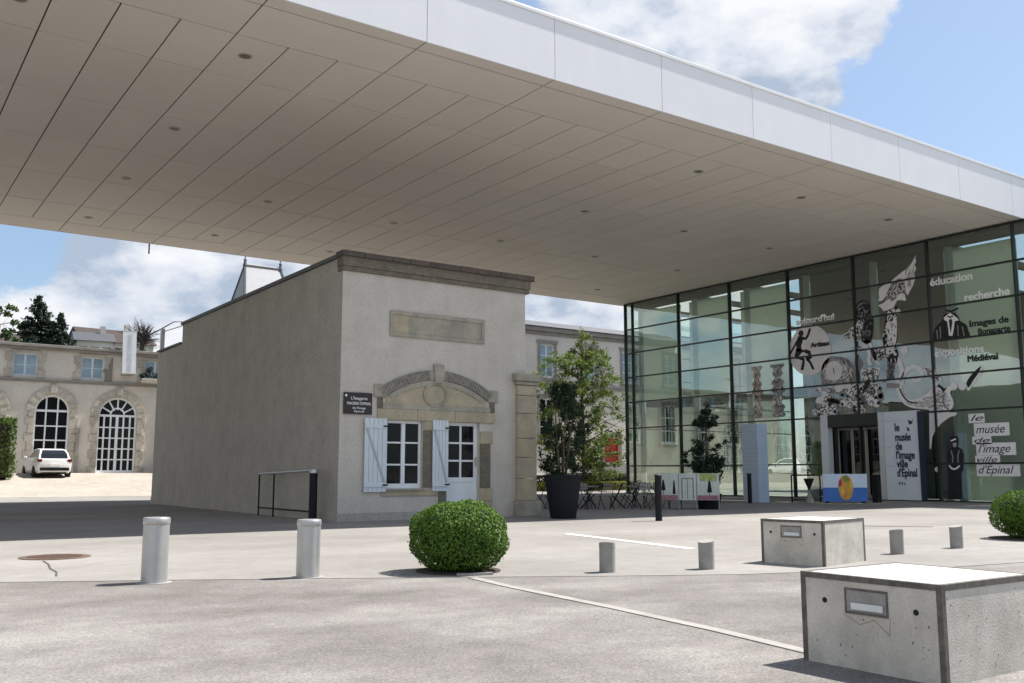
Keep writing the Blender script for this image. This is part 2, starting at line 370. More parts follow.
# ------------------------------------------------------------------ mesh helpers
class MB:
    def __init__(s): s.v = []; s.f = []; s.mi = []
    def add(s, vs, fs, mi=0):
        o = len(s.v); s.v += [tuple(v) for v in vs]
        for f in fs: s.f.append(tuple(i + o for i in f)); s.mi.append(mi)
        return s
    def box(s, x0, x1, y0, y1, z0, z1, mi=0):
        v = [(x0, y0, z0), (x1, y0, z0), (x1, y1, z0), (x0, y1, z0), (x0, y0, z1), (x1, y0, z1), (x1, y1, z1), (x0, y1, z1)]
        return s.add(v, [(0, 3, 2, 1), (4, 5, 6, 7), (0, 1, 5, 4), (1, 2, 6, 5), (2, 3, 7, 6), (3, 0, 4, 7)], mi)
    def prism(s, pts, a, b, axis='y', mi=0):
        """polygon extruded along an axis; pts are the two other coordinates (x,z / u,z / x,y)"""
        n = len(pts)
        def P(p, t):
            return {'y': (p[0], t, p[1]), 'x': (t, p[0], p[1]), 'z': (p[0], p[1], t)}[axis]
        v = [P(p, a) for p in pts] + [P(p, b) for p in pts]
        tris = geometry.tessellate_polygon([[Vector((p[0], p[1], 0)) for p in pts]])
        f = [tuple(t) for t in tris] + [tuple(i + n for i in reversed(t)) for t in tris]
        f += [(i, (i + 1) % n, (i + 1) % n + n, i + n) for i in range(n)]
        return s.add(v, f, mi)
    def tube(s, pts, r, n=8, mi=0, caps=True):
        pts = [Vector(p) for p in pts]; rs = r if isinstance(r, (list, tuple)) else [r] * len(pts)
        rings = []
        for i, p in enumerate(pts):
            d = (pts[min(i + 1, len(pts) - 1)] - pts[max(i - 1, 0)]).normalized()
            a = d.orthogonal().normalized() if i == 0 else (a - d * a.dot(d)).normalized()
            b = d.cross(a)
            rings.append([p + (a * math.cos(2 * math.pi * k / n) + b * math.sin(2 * math.pi * k / n)) * rs[i] for k in range(n)])
        v = [q for ring in rings for q in ring]; f = []
        for i in range(len(pts) - 1):
            for k in range(n):
                f.append((i * n + k, i * n + (k + 1) % n, (i + 1) * n + (k + 1) % n, (i + 1) * n + k))
        if caps: f += [tuple(reversed(range(n))), tuple((len(pts) - 1) * n + k for k in range(n))]
        return s.add(v, f, mi)
    def lathe(s, prof, c=(0, 0, 0), n=32, mi=0):
        v = []; f = []
        for r, z in prof:
            for k in range(n):
                a = 2 * math.pi * k / n; v.append((c[0] + r * math.cos(a), c[1] + r * math.sin(a), c[2] + z))
        for i in range(len(prof) - 1):
            for k in range(n): f.append((i * n + k, i * n + (k + 1) % n, (i + 1) * n + (k + 1) % n, (i + 1) * n + k))
        f += [tuple(reversed(range(n))), tuple((len(prof) - 1) * n + k for k in range(n))]
        return s.add(v, f, mi)
    def build(s, name, mats, parent=None, smooth=False, bevel=0.0, loc=None, fix=True):
        me = bpy.data.meshes.new(name); me.from_pydata(s.v, [], s.f)
        mats = mats if isinstance(mats, (list, tuple)) else [mats]
        for m in mats: me.materials.append(m)
        me.polygons.foreach_set('material_index', s.mi)
        if fix:
            bm = bmesh.new(); bm.from_mesh(me); bmesh.ops.recalc_face_normals(bm, faces=bm.faces); bm.to_mesh(me); bm.free()
        o = bpy.data.objects.new(name, me); COL.objects.link(o)
        if parent: o.parent = parent
        if loc: o.location = loc
        if smooth:
            for p in me.polygons: p.use_smooth = True
            try: me.set_sharp_from_angle(angle=R(40))
            except Exception: pass
        if bevel:
            b = o.modifiers.new('bevel', 'BEVEL'); b.width = bevel; b.segments = 2; b.limit_method = 'ANGLE'
        return o


def tag(o, label=None, cat=None, group=None, kind=None):
    if label: o['label'] = label
    if cat: o['category'] = cat
    if group: o['group'] = group
    if kind: o['kind'] = kind
    return o


def empty(name, loc=(0, 0, 0), rz=0.0):
    o = bpy.data.objects.new(name, None); COL.objects.link(o)
    o.location = loc; o.rotation_euler = (0, 0, rz); o.empty_display_size = 0.3
    return o


def copy_tree(o, parent=None):
    c = o.copy(); COL.objects.link(c); c.parent = parent
    for ch in [x for x in bpy.data.objects if x.parent == o]: copy_tree(ch, c)
    return c


def leaves(centers, normals, size, aspect=0.5, jitter=0.7, rng=None):
    """many leaf-shaped quads as one vertex/face list"""
    rng = rng or np.random.default_rng(1)
    n = len(centers); c = np.asarray(centers, float); nm = np.asarray(normals, float)
    nm = nm + rng.normal(0, jitter, (n, 3)); nm /= np.linalg.norm(nm, axis=1)[:, None] + 1e-9
    t = rng.normal(0, 1, (n, 3)); t -= nm * (t * nm).sum(1)[:, None]; t /= np.linalg.norm(t, axis=1)[:, None] + 1e-9
    b = np.cross(nm, t)
    s = size * rng.uniform(0.6, 1.35, n)[:, None]
    v = np.stack([c - t * s, c + b * s * aspect, c + t * s, c - b * s * aspect], 1).reshape(-1, 3)
    f = np.arange(4 * n).reshape(-1, 4)
    return v.tolist(), f.tolist()


def text_mesh(body, size, m, parent, pos, rot, name='lettering', align='LEFT', depth=0.003, width=None, shear=0.0, bold=0.0):
    cu = bpy.data.curves.new(name, 'FONT'); cu.body = body; cu.size = size; cu.align_x = align
    cu.extrude = depth; cu.shear = shear; cu.bevel_depth = bold; cu.bevel_resolution = 0
    t = bpy.data.objects.new('tmp', cu); COL.objects.link(t)
    bpy.context.view_layer.update()
    me = bpy.data.meshes.new_from_object(t.evaluated_get(bpy.context.evaluated_depsgraph_get()))
    bpy.data.objects.remove(t); bpy.data.curves.remove(cu)
    if width:
        xs = [v.co.x for v in me.vertices]; k = width / (max(xs) - min(xs)); x0 = min(xs) if align == 'LEFT' else 0
        for v in me.vertices: v.co.x = (v.co.x - x0) * k
    me.name = name; me.materials.clear(); me.materials.append(m)
    o = bpy.data.objects.new(name, me); COL.objects.link(o)
    o.matrix_world = Matrix.Translation(pos) @ rot
    if parent:
        o.parent = parent; o.matrix_parent_inverse = parent.matrix_world.inverted()
    return o


FRONT = Matrix.Rotation(R(90), 4, 'X')                                     # faces -Y
WEST = Matrix.Rotation(R(-90), 4, 'Z') @ Matrix.Rotation(R(90), 4, 'X')    # faces -X, reads towards -Y


def wall_holes(mb, x0, x1, z0, z1, yf, th, holes, mi=0):
    """a wall facing -Y with rectangular openings, front at yf, as one skin with reveals"""
    xs = sorted({x0, x1, *[h[0] for h in holes], *[h[1] for h in holes]})
    zs = sorted({z0, z1, *[h[2] for h in holes], *[h[3] for h in holes]})
    def hole(x, z): return any(h[0] < x < h[1] and h[2] < z < h[3] for h in holes)
    for i in range(len(xs) - 1):
        for j in range(len(zs) - 1):
            a, b, c, d = xs[i], xs[i + 1], zs[j], zs[j + 1]
            if hole((a + b) / 2, (c + d) / 2): continue
            for y in (yf, yf + th):
                q = [(a, y, c), (b, y, c), (b, y, d), (a, y, d)]
                mb.add(q, [(0, 1, 2, 3) if y == yf else (3, 2, 1, 0)], mi)
    for a, b, c, d in holes:
        mb.add([(a, yf, c), (a, yf + th, c), (a, yf + th, d), (a, yf, d)], [(0, 1, 2, 3)], mi)
        mb.add([(b, yf, c), (b, yf, d), (b, yf + th, d), (b, yf + th, c)], [(0, 1, 2, 3)], mi)
        mb.add([(a, yf, c), (b, yf, c), (b, yf + th, c), (a, yf + th, c)], [(0, 1, 2, 3)], mi)
        mb.add([(a, yf, d), (a, yf + th, d), (b, yf + th, d), (b, yf, d)], [(0, 1, 2, 3)], mi)


def gz(x, y):
    t = min(max((y - 43.0) / 12.0, 0), 1)
    return 1.15 * t * t * (3 - 2 * t)


# ------------------------------------------------------------------ ground
def sheet(name, m, xs, ys, dz, kind='structure', inside=None):
    mb = MB(); idx = {}
    for i, x in enumerate(xs):
        for j, y in enumerate(ys):
            idx[i, j] = len(mb.v); mb.v.append((x, y, gz(x, y) + dz))
    for i in range(len(xs) - 1):
        for j in range(len(ys) - 1):
            mb.f.append((idx[i, j], idx[i + 1, j], idx[i + 1, j + 1], idx[i, j + 1])); mb.mi.append(0)
    return tag(mb.build(name, m, fix=False), kind=kind)


ys = [-800, -200, -60, -20, 0, 20, 43] + [43 + 0.75 * i for i in range(1, 17)] + [60, 80, 150, 300, 900]
sheet('ground', M['ground'], [-900, -200, -60, -20, 0, 20, 40, 60, 200, 900], ys, 0.0)
gy = [45.5 + 0.75 * i for i in range(14)]
sheet('courtyard', M['gravel'], [-60, -20, 0, 20, 36.5], gy, 0.006)

mb = MB()
edge = [(-30, 27.0), (0.2, 12.65), (1.52, 11.93), (2.94, 11.18), (4.78, 10.15), (7.47, 8.55), (8.77, 7.84), (11.6, 6.9), (14.5, 6.5), (22, 5.9), (40, 5.0)]
poly = edge + [(40, -30), (-30, -30)]
tris = geometry.tessellate_polygon([[Vector((p[0], p[1], 0)) for p in poly]])
mb.add([(p[0], p[1], 0.004) for p in poly], [tuple(t) for t in tris])
fc = mb.build('forecourt', M['fore'], fix=False); tag(fc, kind='structure')
for p in fc.data.polygons:
    if p.normal.z < 0: p.flip()


def strip(name, m, pts, w, z0, z1):
    mb = MB(); L = []; Rr = []
    for i, p in enumerate(pts):
        d = (Vector(pts[min(i + 1, len(pts) - 1)]) - Vector(pts[max(i - 1, 0)])).normalized(); n = Vector((-d.y, d.x))
        L.append(Vector(p) + n * w / 2); Rr.append(Vector(p) - n * w / 2)
    n = len(pts); v = [(*p, z0) for p in L] + [(*p, z0) for p in Rr] + [(*p, z1) for p in L] + [(*p, z1) for p in Rr]
    f = []
    for i in range(n - 1):
        f += [(2 * n + i, 2 * n + i + 1, 3 * n + i + 1, 3 * n + i), (i, i + 1, 2 * n + i + 1, 2 * n + i), (n + i, 3 * n + i, 3 * n + i + 1, n + i + 1)]
    f += [(0, 2 * n, 3 * n, n), (n - 1, 2 * n - 1, 4 * n - 1, 3 * n - 1)]
    mb.add(v, f); return tag(mb.build(name, m), kind='structure')


strip('kerb_strip', M['kerb'], [(6.0, 9.35), (5.86, 8.4), (5.72, 6.6), (5.56, 5.2), (5.36, 4.0), (5.3, 3.3)], 0.11, 0.0, 0.012)
strip('seam', M['tar'], [(p[0], p[1] + 0.015) for p in edge[1:9]], 0.014, 0.0, 0.007)
strip('road_marking', M['paint'], [(11.75, 14.9), (11.5, 13.3), (11.2, 11.5), (11.1, 10.9)], 0.22, 0.0, 0.006)
strip('tar_crack', M['tar'], [(18.9, 13.3), (19.2, 12.9), (19.5, 12.6), (19.85, 12.15)], 0.1, 0.0, 0.006)
strip('tar_crack', M['tar'], [(2.36, 14.5), (2.33, 13.9), (2.25, 13.3), (2.24, 12.8), (2.15, 12.3)], 0.022, 0.0, 0.006)

mb = MB(); mb.lathe([(0.47, 0), (0.47, 0.010), (0.40, 0.012)], (2.6, 15.05, 0), 40)
for k in range(9):
    a = -0.34 + k * 0.085; hw = math.sqrt(max(0.36 ** 2 - a * a, 0))
    mb.box(2.6 - hw, 2.6 + hw, 15.05 + a - 0.02, 15.05 + a + 0.02, 0.0125, 0.018)
tag(mb.build('manhole_cover', M['iron']), 'round rusty cast iron manhole cover set in the pale asphalt', 'manhole cover')

# hill behind the old buildings
mb = MB(); hx = [-160 + 10 * i for i in range(26)]; hyv = [72, 85, 95, 105, 120, 140, 170, 230]
hz_ = [1.0, 4, 8.5, 12.4, 15.6, 17.2, 17.4, 14]
for i, x in enumerate(hx):
    for j, y in enumerate(hyv):
        fall = max(0.0, 1 - max(0, x - 24) / 50.0); fall = fall * fall * (3 - 2 * fall) if x > 24 else 1
        mb.v.append((x, y, hz_[j] * fall * (1 + 0.04 * math.sin(x * 0.31 + j)) - 0.3))
nj = len(hyv)
for i in range(len(hx) - 1):
    for j in range(nj - 1):
        mb.f.append((i * nj + j, (i + 1) * nj + j, (i + 1) * nj + j + 1, i * nj + j + 1)); mb.mi.append(0)
tag(mb.build('hill', M['hill'], smooth=True, fix=False), kind='structure')


# ------------------------------------------------------------------ canopy
def canopy():
    root = empty('canopy', (5, 30, 11.05))
    tag(root, 'huge flat white canopy roof with panelled soffit spanning over the gatehouse to the glass museum', 'canopy')
    def P(o): o.parent = root; o.matrix_parent_inverse = root.matrix_world.inverted(); return o
    bpy.context.view_layer.update()
    X0, X1, Y0, Y1 = -26.9, 62.0, 18.15, 42.1
    mb = MB(); mb.box(X0 + .02, 38.2, Y0 + .06, Y1 - .06, 11.09, 12.62); mb.box(38.2, X1 - .02, Y0 + .06, Y0 + .6, 11.09, 12.62)
    P(mb.build('roof_slab', M['gap']))
    # soffit boards: rows across the depth, joints 1.24 m apart along the length
    rows = [(18.19, 18.66), (18.66, 20.3), (20.3, 22.7), (22.7, 26.4), (26.4, 30.1), (30.1, 33.8), (33.8, 37.5), (37.5, 40.3), (40.3, 42.06)]
    mb = MB(); p = 1.2428; x0 = 6.59
    for ri, (a, b) in enumerate(rows):
        step = 3 if ri in (0, 1, 8) else 1
        ks = [k for k in range(-27, 46) if k % step == 0]
        for k in ks:
            xa = x0 + k * p; xb = xa + p * step
            xa = max(xa, X0); xb = min(xb, X1 if ri == 0 else 38.2)
            if xb - xa < 0.1: continue
            dz = random.uniform(-0.002, 0.002)
            mb.box(xa + 0.018, xb - 0.018, a + 0.026, b - 0.026, 11.05 + dz, 11.088)
    P(mb.build('soffit', M['soffit']))
    # fascia cladding, front and back
    mb = MB()
    k = -9
    while x0 + k * 3 * p < X1:
        xa = max(x0 + k * 3 * p, X0); xb = min(xa + 3 * p, X1)
        if xb - xa > .1:
            mb.box(xa + 0.008, xb - 0.008, Y0, Y0 + 0.05, 11.04, 12.66)
            mb.box(xa + 0.008, min(xb, 38.2) - 0.008, Y1 - 0.05, Y1, 11.04, 12.66) if xa < 38 else None
        k += 1
    mb.box(X0 - 0.05, X0 - 0.005, Y0, Y1, 11.04, 12.66)
    mb.box(X1 + 0.005, X1 + 0.05, Y0, Y0 + .6, 11.04, 12.66)
    P(mb.build('fascia', M['fascia'], bevel=0.004))
    mb = MB(); mb.box(X0 - 0.08, 38.25, Y0 - 0.03, Y1 + 0.03, 12.662, 12.76); mb.box(38.25, X1 + .08, Y0 - .03, Y0 + .65, 12.662, 12.76)
    P(mb.build('roof_edge', M['lip'], bevel=0.01))
    me = None
    for x in (-8.2, -2.9, 2.3, 7.14, 12.1, 17.3, 22.45, 27.7, 33.0):
        for y in (21.3, 27.2, 32.9, 39.0):
            if x in (12.1, 17.3) and y < 30: continue
            if me is None:
                mb = MB(); mb.lathe([(0.165, 0), (0.165, -0.018), (0.125, -0.018), (0.125, -0.004)], n=24)
                me = mb.build('downlight', [M['ring'], M['lamp']]); o = me
                mb = MB(); mb.lathe([(0.120, -0.006), (0.120, -0.014)], n=20); lens = mb.build('lens', M['lamp'])
                lens.parent = me
            else:
                o = me.copy(); COL.objects.link(o); l2 = lens.copy(); COL.objects.link(l2); l2.parent = o
            o.parent = root; o.location = (x - 5, y - 30, 0)
    mb = MB(); mb.tube([(10.26, 42.2, 11.6), (10.26, 42.2, 10.62)], 0.035)
    P(mb.build('drain_spout', M['steel_dull']))


canopy()


# ------------------------------------------------------------------ gatehouse under the canopy
def gatehouse():
    root = empty('gatehouse', (12.8, 21.66, 0))
    tag(root, 'small old rendered gatehouse with stone arch over its door, standing under the white canopy', 'gatehouse')
    bpy.context.view_layer.update()
    def P(o): o.parent = root; o.matrix_parent_inverse = root.matrix_world.inverted(); return o
    X0, X1, Y0, Y1 = 9.98, 15.63, 21.66, 35.5
    win = (11.29, 12.34, 0.78, 2.52); door = (13.07, 14.10, 0.02, 2.52)
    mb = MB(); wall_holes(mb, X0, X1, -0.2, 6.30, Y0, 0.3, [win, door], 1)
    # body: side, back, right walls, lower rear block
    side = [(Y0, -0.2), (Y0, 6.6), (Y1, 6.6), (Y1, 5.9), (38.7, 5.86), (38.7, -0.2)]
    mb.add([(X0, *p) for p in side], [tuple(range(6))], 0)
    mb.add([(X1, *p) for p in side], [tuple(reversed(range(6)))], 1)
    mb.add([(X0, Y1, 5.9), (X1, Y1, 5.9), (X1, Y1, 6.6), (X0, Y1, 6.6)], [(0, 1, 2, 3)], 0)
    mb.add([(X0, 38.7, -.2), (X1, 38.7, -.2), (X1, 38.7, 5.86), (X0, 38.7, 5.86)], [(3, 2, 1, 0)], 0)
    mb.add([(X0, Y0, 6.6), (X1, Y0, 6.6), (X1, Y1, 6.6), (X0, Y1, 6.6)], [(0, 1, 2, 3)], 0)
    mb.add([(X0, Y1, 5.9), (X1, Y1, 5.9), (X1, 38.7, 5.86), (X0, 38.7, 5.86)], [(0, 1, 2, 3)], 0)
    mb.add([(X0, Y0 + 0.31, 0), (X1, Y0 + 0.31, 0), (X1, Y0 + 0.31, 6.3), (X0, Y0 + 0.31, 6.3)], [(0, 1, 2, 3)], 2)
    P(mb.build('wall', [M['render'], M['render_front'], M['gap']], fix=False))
    mb = MB(); mb.box(X0 - 0.025, X0 - 0.002, Y0 + .05, 38.68, -0.1, 0.24); mb.box(X0 + .02, 12.9, Y0 - 0.02, Y0 - 0.002, -0.1, 0.2)
    P(mb.build('plinth', M['render']))
    # coping along the side and rear
    mb = MB(); mb.box(X0 - 0.07, X0 + 0.25, Y0 + 0.28, Y1 + 0.05, 6.602, 6.70); mb.box(X0 - 0.07, X0 + 0.25, Y1 + 0.06, 38.76, 5.905, 5.97)
    mb.box(X0 + 0.26, X1 + 0.05, 38.5, 38.76, 5.905, 5.97)
    P(mb.build('coping', M['coping']))
    # front cornice in three courses, irregular top stones
    mb = MB()
    mb.box(X0 - 0.03, X1 + 0.10, Y0 - 0.06, Y0 + 0.25, 6.24, 6.36, 0)
    mb.box(X0 - 0.05, X1 + 0.13, Y0 - 0.10, Y0 + 0.25, 6.362, 6.60, 0)
    P(mb.build('cornice', M['brick']))
    mb = MB(); x = X0 - 0.10; rnd = random.Random(3)
    while x < X1 + 0.2:
        w = min(rnd.uniform(0.5, 1.0), X1 + 0.27 - x)
        mb.box(x, x + w - 0.012, Y0 - 0.17 - rnd.uniform(0, .02), Y0 + 0.26, 6.602, 6.74 + rnd.uniform(-0.012, 0.012)); x += w
    P(mb.build('cap_stones', M['cap_red'], bevel=0.012))
    # blank stone tablet
    f = MB(); a, b, c, d = 11.32, 14.23, 4.68, 5.35
    f.box(a, b, Y0 - 0.045, Y0 - 0.003, d - 0.10, d); f.box(a, b, Y0 - 0.045, Y0 - 0.003, c, c + 0.10)
    f.box(a, a + 0.10, Y0 - 0.045, Y0 - 0.003, c + .102, d - .102); f.box(b - 0.10, b, Y0 - 0.045, Y0 - 0.003, c + .102, d - .102)
    tab = P(f.build('tablet', M['stone_grey'], bevel=0.008))
    f = MB(); f.box(a + .102, a + 0.55, Y0 - 0.018, Y0 - 0.003, c + .102, d - .102, 0); f.box(a + .554, a + 1.35, Y0 - 0.017, Y0 - 0.003, c + .102, d - .102, 1)
    f.box(a + 1.354, b - .102, Y0 - 0.018, Y0 - 0.003, c + .102, d - .102, 1)
    o = f.build('tablet_field', [M['stone'], M['stone_grey']]); o.parent = tab
    # door and window surround
    s = MB()
    y0, y1 = Y0 - 0.035, Y0 - 0.002
    s.box(12.36, 13.05, y0 + .01, y1, 2.28, 2.518)
    P(s.build('pier_head', M['stone'], bevel=0.006)); s = MB()
    rnd = random.Random(5)
    z = 0.02; k = 0
    while z < 2.2:                                                         # quoins beside the door
        h = 0.42 if k % 2 == 0 else 0.34; w = 0.43 if k % 2 == 0 else 0.33
        h = min(h, 2.515 - z); w = .40 if (z < .5 or z > 1.9) else .33; s.box(14.105, 14.105 + w, y0 - (.004 if k % 2 else 0), y1, z, z + h - 0.008, 0 if (z < .5 or z > 1.9) else 1); z += h; k += 1
    P(s.build('quoin_stones', [M['stone'], M['brick']], bevel=0.006))
    s = MB(); s.box(11.15, 12.80, y0, y1, 0.60, 0.775); P(s.build('sill_stone', M['stone'], bevel=0.006))
    s = MB(); s.box(12.345, 12.62, y0 + .015, y1, 0.80, 2.275); s.box(12.82, 13.06, y0 + .015, y1, 0.05, 2.275)
    P(s.build('brick_pier', M['brick']))
    # lintel, tympanum, arch
    s = MB(); s.box(11.0, 12.15, y0 - .01, y1, 2.522, 2.80); s.box(12.158, 13.3, y0 - .01, y1, 2.522, 2.80); s.box(13.308, 14.58, y0 - .01, y1, 2.522, 2.80)
    P(s.build('lintel', M['stone'], bevel=0.008))
    cx = 12.77; halfw = 1.72; zs = 3.30; rise = 0.56
    rad = (halfw ** 2 + rise ** 2) / (2 * rise); cz = zs + rise - rad; am = math.asin(halfw / rad)
    def arc(r, a0, a1, n): return [(cx + r * math.sin(a0 + (a1 - a0) * i / n), cz + r * math.cos(a0 + (a1 - a0) * i / n)) for i in range(n + 1)]
    s = MB()
    inner = arc(rad - 0.27, -am * .97, am * .97, 24)
    s.prism([(inner[0][0], 2.803), *inner, (inner[-1][0], 2.803)], y0 + .012, y1, 'y')
    tym = P(s.build('tympanum', M['stone']))
    # raised border band following the arch, and base band
    s = MB()
    o_ = arc(rad - 0.272, -am * .93, am * .93, 24); i_ = arc(rad - 0.40, -am * .90, am * .90, 24)
    s.prism(o_ + i_[::-1], y0 - .012, y0 + .011, 'y')
    s.box(11.15, 14.42, y0 - .008, y0 + .011, 2.804, 2.93)
    ring = [(cx - .08 + 0.37 * math.cos(t * math.pi / 20), 3.22 + 0.33 * math.sin(t * math.pi / 20)) for t in range(40)]
    ring2 = [(cx - .08 + 0.31 * math.cos(t * math.pi / 20), 3.22 + 0.27 * math.sin(t * math.pi / 20)) for t in range(40)]
    for t in range(40):
        u = (t + 1) % 40; s.prism([ring[t], ring[u], ring2[u], ring2[t]], y0 - .03, y0 + .011, 'y')
    o = s.build('arch_moulding', M['stone_grey'], bevel=0.004); o.parent = tym
    n = 44
    for sd in (0, 1):
        s = MB()
        for k in range(n // 2 * sd, n // 2 * (sd + 1)):
            a0 = -am + 2 * am * k / n; a1 = a0 + 2 * am / n * 0.86
            if abs((a0 + a1) / 2) < 0.075: continue
            s.prism([*arc(rad, a0, a1, 2), *arc(rad - 0.24, a1, a0, 2)], y0 - .02 - rnd.uniform(0, .006), y1, 'y')
        P(s.build('arch_bricks', M['voussoir']))
    s = MB(); s.prism(arc(rad - 0.003, -am, am, 30) + arc(rad - 0.237, am, -am, 30), y0 + 0.002, y1 + .001, 'y')
    P(s.build('arch_backing', M['stone_grey']))
    s = MB(); s.prism([(cx - 0.11, 3.52), (cx - 0.15, 4.02), (cx + 0.15, 4.02), (cx + 0.11, 3.52)], y0 - .06, y1, 'y')
    P(s.build('keystone', M['stone_grey'], bevel=0.01))
    for xa, xx in ((10.90, 11.0), (14.36, 14.42)):
        s = MB(); s.box(xa, xa + .32, y0 - .012, y1, 3.09, 3.41); s.box(xx, xx + .15, y0 - .010, y1, 2.81, 3.085, 1)
        P(s.build('springer_block', [M['stone_grey'], M['brick']], bevel=0.01))
    # window
    a, b, c, d = win
    w = MB(); yy0, yy1 = Y0 + 0.10, Y0 + 0.16
    w.box(a + .002, a + .07, yy0, yy1, c + .002, d - .002); w.box(b - .07, b - .002, yy0, yy1, c + .002, d - .002)
    w.box(a + .07, b - .07, yy0, yy1, d - .075, d - .002); w.box(a + .07, b - .07, yy0, yy1, c + .002, c + .13)
    w.box((a + b) / 2 - .055, (a + b) / 2 + .055, yy0 - .012, yy1, c + .13, d - .075)
    for zt in (1.39, 1.95):
        for s0, s1 in ((a + .07, (a + b) / 2 - .055), ((a + b) / 2 + .055, b - .07)): w.box(s0, s1, yy0 + .008, yy1 - .01, zt - .022, zt + .022)
    wo = P(w.build('window', M['white_paint'], bevel=0.004))
    w = MB(); w.box(a + .03, b - .03, Y0 + .135, Y0 + .15, c + .05, d - .03); o = w.build('pane', M['pane']); o.parent = wo
    w = MB(); w.box(a - .04, b + .02, Y0 - .085, Y0 + .099, c - .045, c + .001); o = w.build('sill', M['stone_grey'], bevel=.006); o.parent = wo
    # shutters, folded open
    def shutter(xa, xb):
        w = MB(); n = 5; sw = (xb - xa) / n
        for k in range(n): w.box(xa + k * sw + .004, xa + (k + 1) * sw - .004, Y0 - .075, Y0 - .045, 0.71, 2.55)
        w.box(xa, xb, Y0 - .100, Y0 - .076, 0.83, 0.93); w.box(xa, xb, Y0 - .100, Y0 - .076, 2.30, 2.40)
        t = 0.032
        w.prism([(xa + .03, 2.29), (xa + .03 + t * 1.4, 2.29), (xb - .03, .935), (xb - .03 - t * 1.4, .935)], Y0 - .098, Y0 - .0765, 'y', 1)
        o = P(w.build('shutter', [M['shutter'], M['shutter_line']], bevel=0.003))
        for zz in (0.88, 2.35):
            h = MB(); h.box(xb - .12, xb + .03, Y0 - .108, Y0 - .1015, zz - .02, zz + .02)
            q = h.build('hinge', M['dark']); q.parent = o
        return o
    shutter(10.64, 11.26); shutter(12.60, 13.08)
    # door
    a, b, c, d = door; yy0, yy1 = Y0 + .12, Y0 + .18
    w = MB(); w.box(a + .002, a + .09, yy0, yy1, c, d - .002); w.box(b - .11, b - .002, yy0, yy1, c, d - .002)
    w.box(a + .09, b - .11, yy0, yy1, d - .09, d - .002); w.box(a + .09, b - .11, yy0, yy1, c, 0.30); w.box(a + .09, b - .11, yy0, yy1, 0.94, 1.06)
    w.box(a + .09, b - .11, yy0 + .018, yy1 - .01, .30, .94)
    m = (a + b - .02) / 2; w.box(m - .03, m + .03, yy0 + .004, yy1, 1.06, d - .09)
    for zt in (1.50, 1.97):
        for s0, s1 in ((a + .09, m - .03), (m + .03, b - .11)): w.box(s0, s1, yy0 + .008, yy1 - .01, zt - .025, zt + .025)
    do = P(w.build('door', M['white_paint'], bevel=0.004))
    w = MB(); w.box(a + .05, b - .05, Y0 + .15, Y0 + .165, 1.0, d - .04); o = w.build('pane', M['pane']); o.parent = do
    w = MB(); w.box(b - .075, b - .045, Y0 + .085, Y0 + .119, 1.35, 1.60); w.box(b - .16, b - .05, Y0 + .075, Y0 + .095, 1.52, 1.545); o = w.build('handle', M['steel']); o.parent = do
    w = MB(); w.box(a - .1, b + .1, Y0 - .28, Y0 - .004, 0.0, 0.10); P(w.build('doorstep', M['stone_grey'], bevel=.01))
    # corner pillar of stone drums
    w = MB(); z = 0.0; rnd = random.Random(9)
    w.box(15.20, 16.04, Y0 - .20, Y0 + .55, 0, 0.42, 1)
    z = 0.422
    while z < 3.60:
        h = rnd.uniform(0.5, 0.72); h = min(h, 3.62 - z)
        w.box(15.29, 15.94, Y0 - .12, Y0 + .5, z, z + h - .008, 0); z += h
        if h < .05: break
    P(w.build('pillar', [M['stone'], M['stone_grey']], bevel=.018))
    w = MB(); w.box(15.24, 15.99, Y0 - .17, Y0 + .52, 3.622, 3.72); w.box(15.17, 16.07, Y0 - .24, Y0 + .55, 3.722, 3.93)
    P(w.build('pillar_cap', M['stone_grey'], bevel=.02))
    # roof guard rail at the low rear block
    w = MB(); w.box(10.0, 10.14, 38.5, 38.66, 5.972, 6.85); P(w.build('roof_post', M['white_paint']))
    w = MB(); w.tube([(10.07, 38.5, 6.72), (10.07, 35.55, 6.62)], .018); P(w.build('roof_rail', M['steel_dull']))
    # low guard pipe along the side wall
    return root


gatehouse()

# plaque on the gatehouse
s = empty('plaque', (10.45, 21.64, 2.63)); tag(s, 'dark brown wall plaque with white lettering, left of the window shutters on the gatehouse', 'plaque')
bpy.context.view_layer.update()
mb = MB(); mb.box(-.39, .39, -.03, -.005, 0, .54); o = mb.build('plate', M['sign_brown'], s, bevel=.004)
for body, zz, sz, wd in (("L'Imagerie", .36, .11, .44), ("IMAGERIE D'EPINAL", .235, .10, .66), ("de l'image", .13, .08, .36), ("Epinal", .05, .07, .26)):
    t = text_mesh(body, sz, M['letters'], s, Vector((10.45 - wd / 2 + .03, 21.606, 2.63 + zz)), FRONT, width=wd)
mb = MB(); mb.lathe([(.03, 0), (.03, .004)], n=12); o = mb.build('emblem', M['letters'], s); o.rotation_euler = (R(90), 0, 0); o.location = (-.33, -.031, .46)

